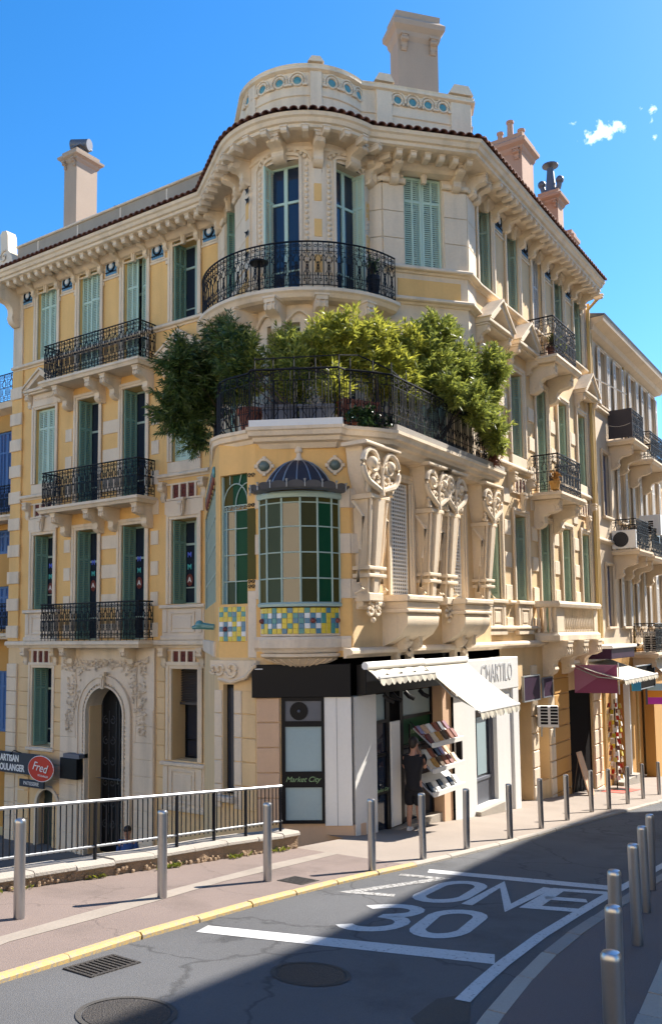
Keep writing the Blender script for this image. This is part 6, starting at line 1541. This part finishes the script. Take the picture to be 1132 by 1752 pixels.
# ================================================================== neighbouring building up the street
N = thing('neighbour_building', 'grey cream building with pale shutters further up the street', 'building', T(34, 12, -6.5))
FN = T(0, 8.55, 0, 0)
ncol = [30.75, 32.75, 34.9, 36.9, 38.2]; nops = []
rows = [(8.0, 10.05), (4.0, 6.3), (.08, 2.25)]
for x in ncol:
    for z0, z1 in rows: nops.append((x-.42, x+.42, z0, z1))
obj('wall', wall(28.97, 39.0, -.75, 10.6, nops, depth=.3), GREYST, N, FN)
obj('wall', wall(28.97, 39.0, -7, -.75, [(30.4, 32.3, -6.5, -2.0), (33.2, 36.5, -6.5, -2.2)], depth=.4), ORN, N, FN); obj('wall', MB().box(29.1, 39.0, 9.7, 20, -7, 10.5), GREYST, N)
obj('shop_interior', MB().box(30.4, 36.5, 9.05, 9.1, -6.5, -2.0), DARK, N)
obj('cornice', MB().sweep([(0, 10.25), (.25, 10.35), (.3, 10.5), (.62, 10.6), (.66, 10.75), (0, 10.75)], [(28.97, 8.55), (39.0, 8.55), (39.0, 20)]), GREYST, N, I4)
obj('roof', MB().sweep([(.66, 10.76), (.70, 10.82), (-1.5, 11.3), (-1.5, 10.76)], [(28.97, 8.55), (39.0, 8.55), (39.0, 20)]), ZINC, N, I4)
for z in (7.72, 3.0, -.72): obj('string_course', MB().sweep([(d, z+q) for d, q in strp], [(28.97, 8.55), (39.0, 8.55), (39.0, 20)]), GREYST, N, I4)
for i, x in enumerate(ncol):
    for k, (z0, z1) in enumerate(rows):
        kind = 'flat' if i != 0 else 'closed'
        window(FN, x, z0, .84, z1-z0, kind if k else 'flat', s=.09, depth=.3, sm=GREYST, frm=WHT, sh=SHWH, shc=LAV, par=N, sill=True)
b = MB(); b.tube([(29.25, 8.45, 10.3), (29.25, 8.45, -5)], .05, 8); obj('downpipe', b, YPIPE, N, I4, True)
b = MB(); b.tube([(33.55, 8.47, 10.2), (33.55, 8.47, -5)], .045, 8); obj('downpipe', b, YPIPE, N, I4, True)
for x0, x1, z in ((31.15, 33.0, 6.85), (33.9, 36.5, 6.55), (31.2, 33.1, 2.85), (33.4, 36.2, 2.75), (33.3, 37.5, -.9)): balcony(FN, x0, x1, z, .95, 1.08, [x0+.3, x1-.3], bh=.8, m=GREYST, style=0, par=N)
sc = thing('privacy_screen', 'dark fabric screen tied to the upper balcony railing of the grey building', 'screen', T(31.2, 8.1, 6.9)); obj('screen_cloth', MB().box(31.19, 31.215, 7.64, 8.5, 6.9, 7.95), mat('dark_mesh', (.05, .045, .05), .9), sc); obj('screen_tie', MB().tube([(31.18, y, 7.42-.1*math.sin((y-7.64)*3.6)) for y in (7.7, 7.9, 8.1, 8.3, 8.45)], .008, 4), SHWH, sc)
for x, z in ((30.7, 11.2), (32.6, 11.4)):
    o = obj('chimney', MB().box(x+1-.35, x+1.35, 9.6, 10.3, 10.8, z+.6), CHIM, N); obj('chimney_pot', MB().lathe([(.12, 0), (.1, .4), (.28, .45), (.28, .5), (.0001, .52)], 10, (x+1, 9.95, z+.6)), ZINC, o)
aircon('air conditioner with round fan on the lower balcony of the grey building', T(31.45, 8.1, 2.87, -90), .85, .66, .30); aircon('pale air conditioner standing higher on the far right balcony', T(34.6, 7.9, 3.6, -90), .8, .8, .32, False); aircon('dark air conditioner behind the lowest railing of the grey building', T(34.4, 8.0, -.88, -90), .6, .75, .3, False)
t = sign_board('framed_sign', 'dark framed shop sign beside the cyan panel', T(32.6, 7.95, -1.75, 0), 2.6, .8, .08, DARK, GALV)
sign_board('cyan_sign', 'bright cyan sign panel below the small cream awning', T(31.0, 7.85, -1.9, -40), .35, .55, .06, CYAN)
obj('shop_door_frame', MB().box(30.4, 30.6, 8.4, 8.6, -6.2, -2.0).box(32.15, 32.3, 8.4, 8.6, -6.2, -2.0).box(31.2, 31.3, 8.6, 8.7, -6.2, -2.0), WHT, N)
obj('shop_step', MB().box(30.3, 32.6, 8.2, 8.7, -6.2, -5.25), CONC, N)
awning('awning', 'tall cream awning at the far right above the striped sign', T(34.2, 8.4, -.95), 2.6, .9, 1.0, CANVAS)
M = T(34.3, 7.7, -2.5, -70); t = thing('striped_sign', 'projecting shop sign striped pale blue, orange and fuchsia', 'sign', M)
for i, m in enumerate((LBLUE, ORA, FUCH)): obj('stripe', MB().box(-.55, .55, -.04, .04, .14-.26*i, .40-.26*i), m, t, M)
obj('sign_arm', MB().box(-.62, -.55, -.03, .03, -.4, .45), POTG, t, M)
b = MB(); b.tube([(29.6, 8.3, 6.0), (31.5, 7.9, 5.2)], .012, 4); tag(obj('flag_pole', MB().tube([(28.9, 8.45, 8.72), (30.4, 7.6, 8.25)], .025, 6), WHT), 'thin white pole jutting out between the two buildings', 'pole')
# a further house closes the view
N2 = thing('far_house', 'pale house with balconies just past the grey building', 'building', T(44, 11, -7)); obj('wall', MB().box(39.3, 52, 8.6, 18, -8, 7.2), YEL2, N2); obj('roof', MB().box(39.2, 52, 8.2, 18, 7.21, 7.45), ZINC, N2)
for x in (40.3, 42.3, 44.3):
    for z in (4.2, .4, -3): 
        o = obj('window', MB().box(x-.4, x+.4, 8.54, 8.6, z, z+2), SHWH, N2); obj('sill', MB().box(x-.5, x+.5, 8.42, 8.599, z-.1, z-.01), GREYST, o)
for z in (3.9, .1): balcony(T(0, 8.6, 0, 0), 39.5, 42, z, .9, 1.0, [39.9, 41.6], par=N2, m=GREYST)
# building at the far left edge, across the lower street
SHZ = ((4.4, 7.3), (.25, 1.75), (2.9, 3.75), (-3.3, -1.2))
L = thing('blue_shuttered_house', 'ochre house with blue shutters and iron balconies at the left edge', 'building', T(24, 30, -6.4))
FL2 = T(18.6, 40, 0, -90)
obj('wall', wall(0, 16.0, -6.5, 8.1, [(12.9, 14.6, a_, c_) for a_, c_ in SHZ], depth=.25), ORN, L, FL2); obj('wall', MB().box(18.95, 30, 24.0, 40, -6.5, 8.0), ORN, L)
obj('cornice', MB().sweep([(0, 7.9), (.4, 8.0), (.45, 8.2), (0, 8.25)], [(18.6, 40), (18.6, 23.9)]), STONE, L, I4)
for z in (4.2, .5, -.0): pass
for z in (4.15, .1): balcony(FL2, 12.5, 16.0, z, .7, 1.0, [13, 15.5], par=L)
obj('roof_railing', rail_mesh([(18.4, 40), (18.4, 23.9)], 1.05, 'roof_railing', cell=.4), None, L, T(0, 0, 8.25))
for z, z1 in SHZ:
    for x in (13.11, 13.54, 13.97, 14.39): obj('shutter', leaf_mesh(.42, z1-z, BLUS), None, L, FL2 @ Matrix.Translation((x, .1, z)))

# ================================================================== planters and plants on the balconies
def pot(x, y, z, r, h, label, m=POTM):
    t = thing('flower_pot', label, 'flower pot', T(x, y, z)); b = MB().lathe([(r*.7, 0), (r*.95, h*.8), (r*1.08, h*.8), (r*1.1, h), (r*.95, h), (r*.9, h*.85)], 16); obj('pot', b, m, t, WM[t.name], True); obj('soil', MB().lathe([(.0001, h*.86), (r*.92, h*.86)], 12), BARK, t, WM[t.name]); return t
def trough(x, y, z, a, w, d, h, label, m):
    t = thing('planter_trough', label, 'planter', T(x, y, z, a)); b = MB(); b.add([(-w*.47, -d*.42, 0), (w*.47, -d*.42, 0), (w*.47, d*.42, 0), (-w*.47, d*.42, 0), (-w/2, -d/2, h), (w/2, -d/2, h), (w/2, d/2, h), (-w/2, d/2, h)], [(0,1,5,4), (1,2,6,5), (2,3,7,6), (3,0,4,7), (0,3,2,1)]); b.box(-w/2-.02, w/2+.02, -d/2-.02, d/2+.02, h-.05, h-.001)
    obj('trough', b, m, t, WM[t.name]); obj('soil', MB().box(-w/2+.03, w/2-.03, -d/2+.03, d/2-.03, h, h+.01), BARK, t, WM[t.name]); return t
pot(12.62, 10.2, 3.8, .24, .5, 'terracotta pot behind the railing at the left end of the terrace')
trough(12.66, 9.52, 3.8, -58, .66, .3, .46, 'grey planter box under the middle bush, left of its pair', POTG); trough(13.02, 8.93, 3.8, -58, .66, .3, .46, 'grey planter box under the middle bush, right of its pair', POTG)
trough(13.75, 8.48, 4.0, -28, .75, .3, .42, 'terracotta trough above the trailing ivy on the terrace corner', POTM)
trough(15.3, 8.4, 3.8, 0, 1.2, .4, .42, 'long grey trough under the right hand bush, nearer the corner', POTG); trough(17.4, 8.4, 3.8, 0, 1.2, .4, .42, 'long grey trough under the right hand bush, farther end', POTG)
pot(14.2, 12.0, 3.8, .3, .5, 'terracotta pot of the dark conifer at the left of the terrace')
def leaf(b, p, d, l, wd, q):
    d = d.normalized(); s = d.cross(Vector((q.uniform(-1, 1), q.uniform(-1, 1), q.uniform(-.2, 1)))); s = s.normalized() if s.length > .01 else Vector((1, 0, 0)); nrm = d.cross(s)
    m = p+d*l*.5; e = p+d*l-Vector((0, 0, l*.15)); n = len(b.v)
    b.v += [tuple(p), tuple(m+s*wd+nrm*wd*.3), tuple(e), tuple(m-s*wd+nrm*wd*.3)]; b.f += [(n, n+1, n+2), (n, n+2, n+3)]; b.mi += [0, 0]
def bush(name, label, base, lobes, n_cl, per, l, wd, m, seed, up=.4, stems=7, cat='bush', gap=.0, droop=0):
    t = thing(name, label, cat, T(*base)); q = random.Random(seed); b = MB(); tot = sum(rx_*ry_*rz_ for _, (rx_, ry_, rz_) in lobes); tips = []
    for c, (rx_, ry_, rz_) in lobes:
        k = max(1, int(n_cl*rx_*ry_*rz_/tot)); c = Vector(c)
        for i in range(k):
            v = Vector((q.gauss(0, 1), q.gauss(0, 1), q.gauss(0, 1))).normalized()*(q.random()**.42)*q.uniform(.85, 1.12)
            p = c+Vector((v.x*rx_, v.y*ry_, v.z*rz_)); axis = Vector((v.x, v.y, v.z*.6+up)).normalized(); tips.append(p)
            for j in range(per):
                off_ = -axis*q.random()*l*2.2; d = (axis*.75+Vector((q.gauss(0, .5), q.gauss(0, .5), q.gauss(0, .42)-droop)))
                leaf(b, p+off_, d, l*q.uniform(.65, 1.25), wd*q.uniform(.8, 1.2), q)
    o = obj('foliage', b, m, t, fix=False); bb = Vector(base); s = MB()
    for i in range(stems):
        e = tips[q.randrange(len(tips))]; mid = bb*.5+e*.5+Vector((q.uniform(-.12, .12), q.uniform(-.12, .12), .05)); s.tube([bb+Vector((q.uniform(-.15, .15), q.uniform(-.15, .15), 0)), mid, e], [.022, .014, .006], 5)
    obj('stem', s, BARK, t); return t
bush('conifer_shrub', 'dark feathery conifer shrub hanging over the left end of the terrace', (14.2, 12.0, 4.2), [((13.7, 12.35, 5.5), (.85, .85, .95)), ((13.25, 12.75, 4.9), (.6, .65, .75)), ((13.7, 11.8, 6.3), (.55, .6, .6)), ((13.3, 12.25, 4.25), (.35, .5, .65)), ((12.95, 10.9, 5.2), (.4, .5, .7)), ((13.2, 11.2, 6.0), (.5, .55, .6)), ((12.9, 12.3, 5.6), (.6, .5, .9))], 1150, 34, .16, .014, LEAF_D, 1, up=.2, droop=.1)
bush('bright_shrub', 'yellow green shrub in the middle left of the terrace, sunlit', (13.0, 9.5, 4.2), [((13.5, 10.1, 5.5), (.42, .45, .75)), ((13.2, 10.75, 5.35), (.4, .45, .75)), ((13.45, 11.3, 5.5), (.4, .4, .7)), ((13.35, 9.6, 5.15), (.45, .42, .75)), ((13.6, 9.9, 5.8), (.35, .35, .45))], 520, 34, .17, .015, LEAF_M, 2, up=.7)
bush('oleander', 'tall pale green oleander in the centre of the terrace', (13.5, 8.9, 4.2), [((13.9, 9.35, 5.7), (.55, .55, .85)), ((14.3, 9.0, 5.8), (.55, .55, .8)), ((14.2, 9.3, 6.15), (.4, .45, .4)), ((13.5, 8.85, 4.75), (.4, .35, .5))], 460, 34, .18, .016, LEAF_B, 3, up=.7)
bush('oleander', 'broad oleander over the terracotta trough, right of the centre', (14.6, 8.5, 4.2), [((15.0, 8.75, 5.6), (.7, .5, .9)), ((15.3, 8.9, 6.25), (.6, .5, .5)), ((14.7, 8.95, 6.0), (.45, .45, .5)), ((15.4, 8.35, 5.2), (.6, .4, .8)), ((15.9, 8.5, 6.2), (.5, .45, .5))], 620, 34, .17, .016, LEAF_B, 4, up=.5)
bush('oleander', 'large glossy bush spilling over the right hand terrace railing', (17.0, 8.4, 4.2), [((16.7, 8.35, 5.9), (1.0, .55, 1.0)), ((17.7, 8.05, 5.75), (.9, .5, 1.0)), ((18.4, 7.85, 5.5), (.65, .45, .9)), ((17.0, 8.3, 6.75), (.8, .5, .45)), ((18.3, 7.7, 4.7), (.45, .35, .55)), ((15.9, 8.5, 5.6), (.6, .5, .9)), ((18.5, 7.6, 6.2), (.55, .45, .6)), ((16.5, 7.75, 5.2), (.6, .3, .5)), ((17.4, 7.6, 5.0), (.7, .35, .6)), ((18.3, 7.5, 4.6), (.6, .3, .6))], 1600, 34, .16, .017, LEAF_M, 5, up=.4)
bush('dry_shrub', 'reddish drying shrub at the right corner of the terrace railing', (18.5, 8.1, 3.85), [((18.6, 7.75, 4.2), (.3, .22, .4))], 30, 20, .14, .012, TERRA, 6, stems=4)
bush('ivy', 'dark trailing ivy spilling over the terrace corner below the trough', (13.75, 8.4, 4.3), [((13.55, 8.12, 4.05), (.5, .16, .26)), ((14.1, 7.95, 4.0), (.3, .16, .25)), ((13.25, 8.3, 4.05), (.2, .15, .16))], 130, 12, .075, .032, LEAF_I, 7, up=.1, droop=.5)
bush('balcony_plant', 'leafy plant at the right end of the round balcony', (18.3, 9.75, 7.75), [((18.3, 9.6, 8.5), (.3, .25, .6)), ((18.6, 9.4, 8.1), (.22, .22, .4))], 60, 14, .09, .016, LEAF_M, 8, up=.6); pot(18.3, 9.75, 7.73, .17, .3, 'small terracotta pot at the right end of the round balcony')
bush('balcony_plant', 'small dark potted plant on the round balcony by the right window', (16.6, 9.75, 8.2), [((16.6, 9.75, 8.55), (.25, .2, .2))], 30, 16, .1, .014, LEAF_D, 9, up=.7); pot(16.6, 9.75, 7.73, .15, .5, 'dark pot on the round balcony by the right window', BLK)
t = thing('balcony_table', 'small round dark table on the turret balcony', 'table', T(14.85, 11.75, 7.73)); obj('table_top', MB().lathe([(.0001, .70), (.22, .70), (.22, .73), (.0001, .73)], 18), BLK, t, WM[t.name]); obj('leg', MB().tube([(0, 0, 0), (0, 0, .70)], .025, 6), BLK, t, WM[t.name]); obj('foot', MB().lathe([(.16, 0), (.03, .04)], 10), BLK, t, WM[t.name])
for i, x in enumerate((23.3, 23.65, 24.05)):
    pot(x, 7.85, 7.76, .13, .26, ('dark pot at the near corner of the upper street balcony', 'dark pot second along the upper street balcony', 'dark pot third along the upper street balcony')[i], TERRA)
    bush('balcony_plant', ('pale leafy plant at the near corner of the upper street balcony', 'pale leafy plant second along the upper street balcony', 'green plant third along the upper street balcony')[i], (x, 7.85, 8.0), [((x, 7.8, 8.28), (.2, .16, .26))], 26, 16, .09, .016, LEAF_M if i else LEAF_W, 20+i, up=.6)
t = pot(23.05, 7.8, 3.88, .15, .24, 'orange pot at the corner of the lower street balcony', ORN); bush('balcony_plant', 'dry orange plant at the corner of the lower street balcony', (23.05, 7.8, 4.1), [((22.95, 7.75, 4.25), (.2, .15, .18))], 18, 14, .08, .018, ORN, 31)
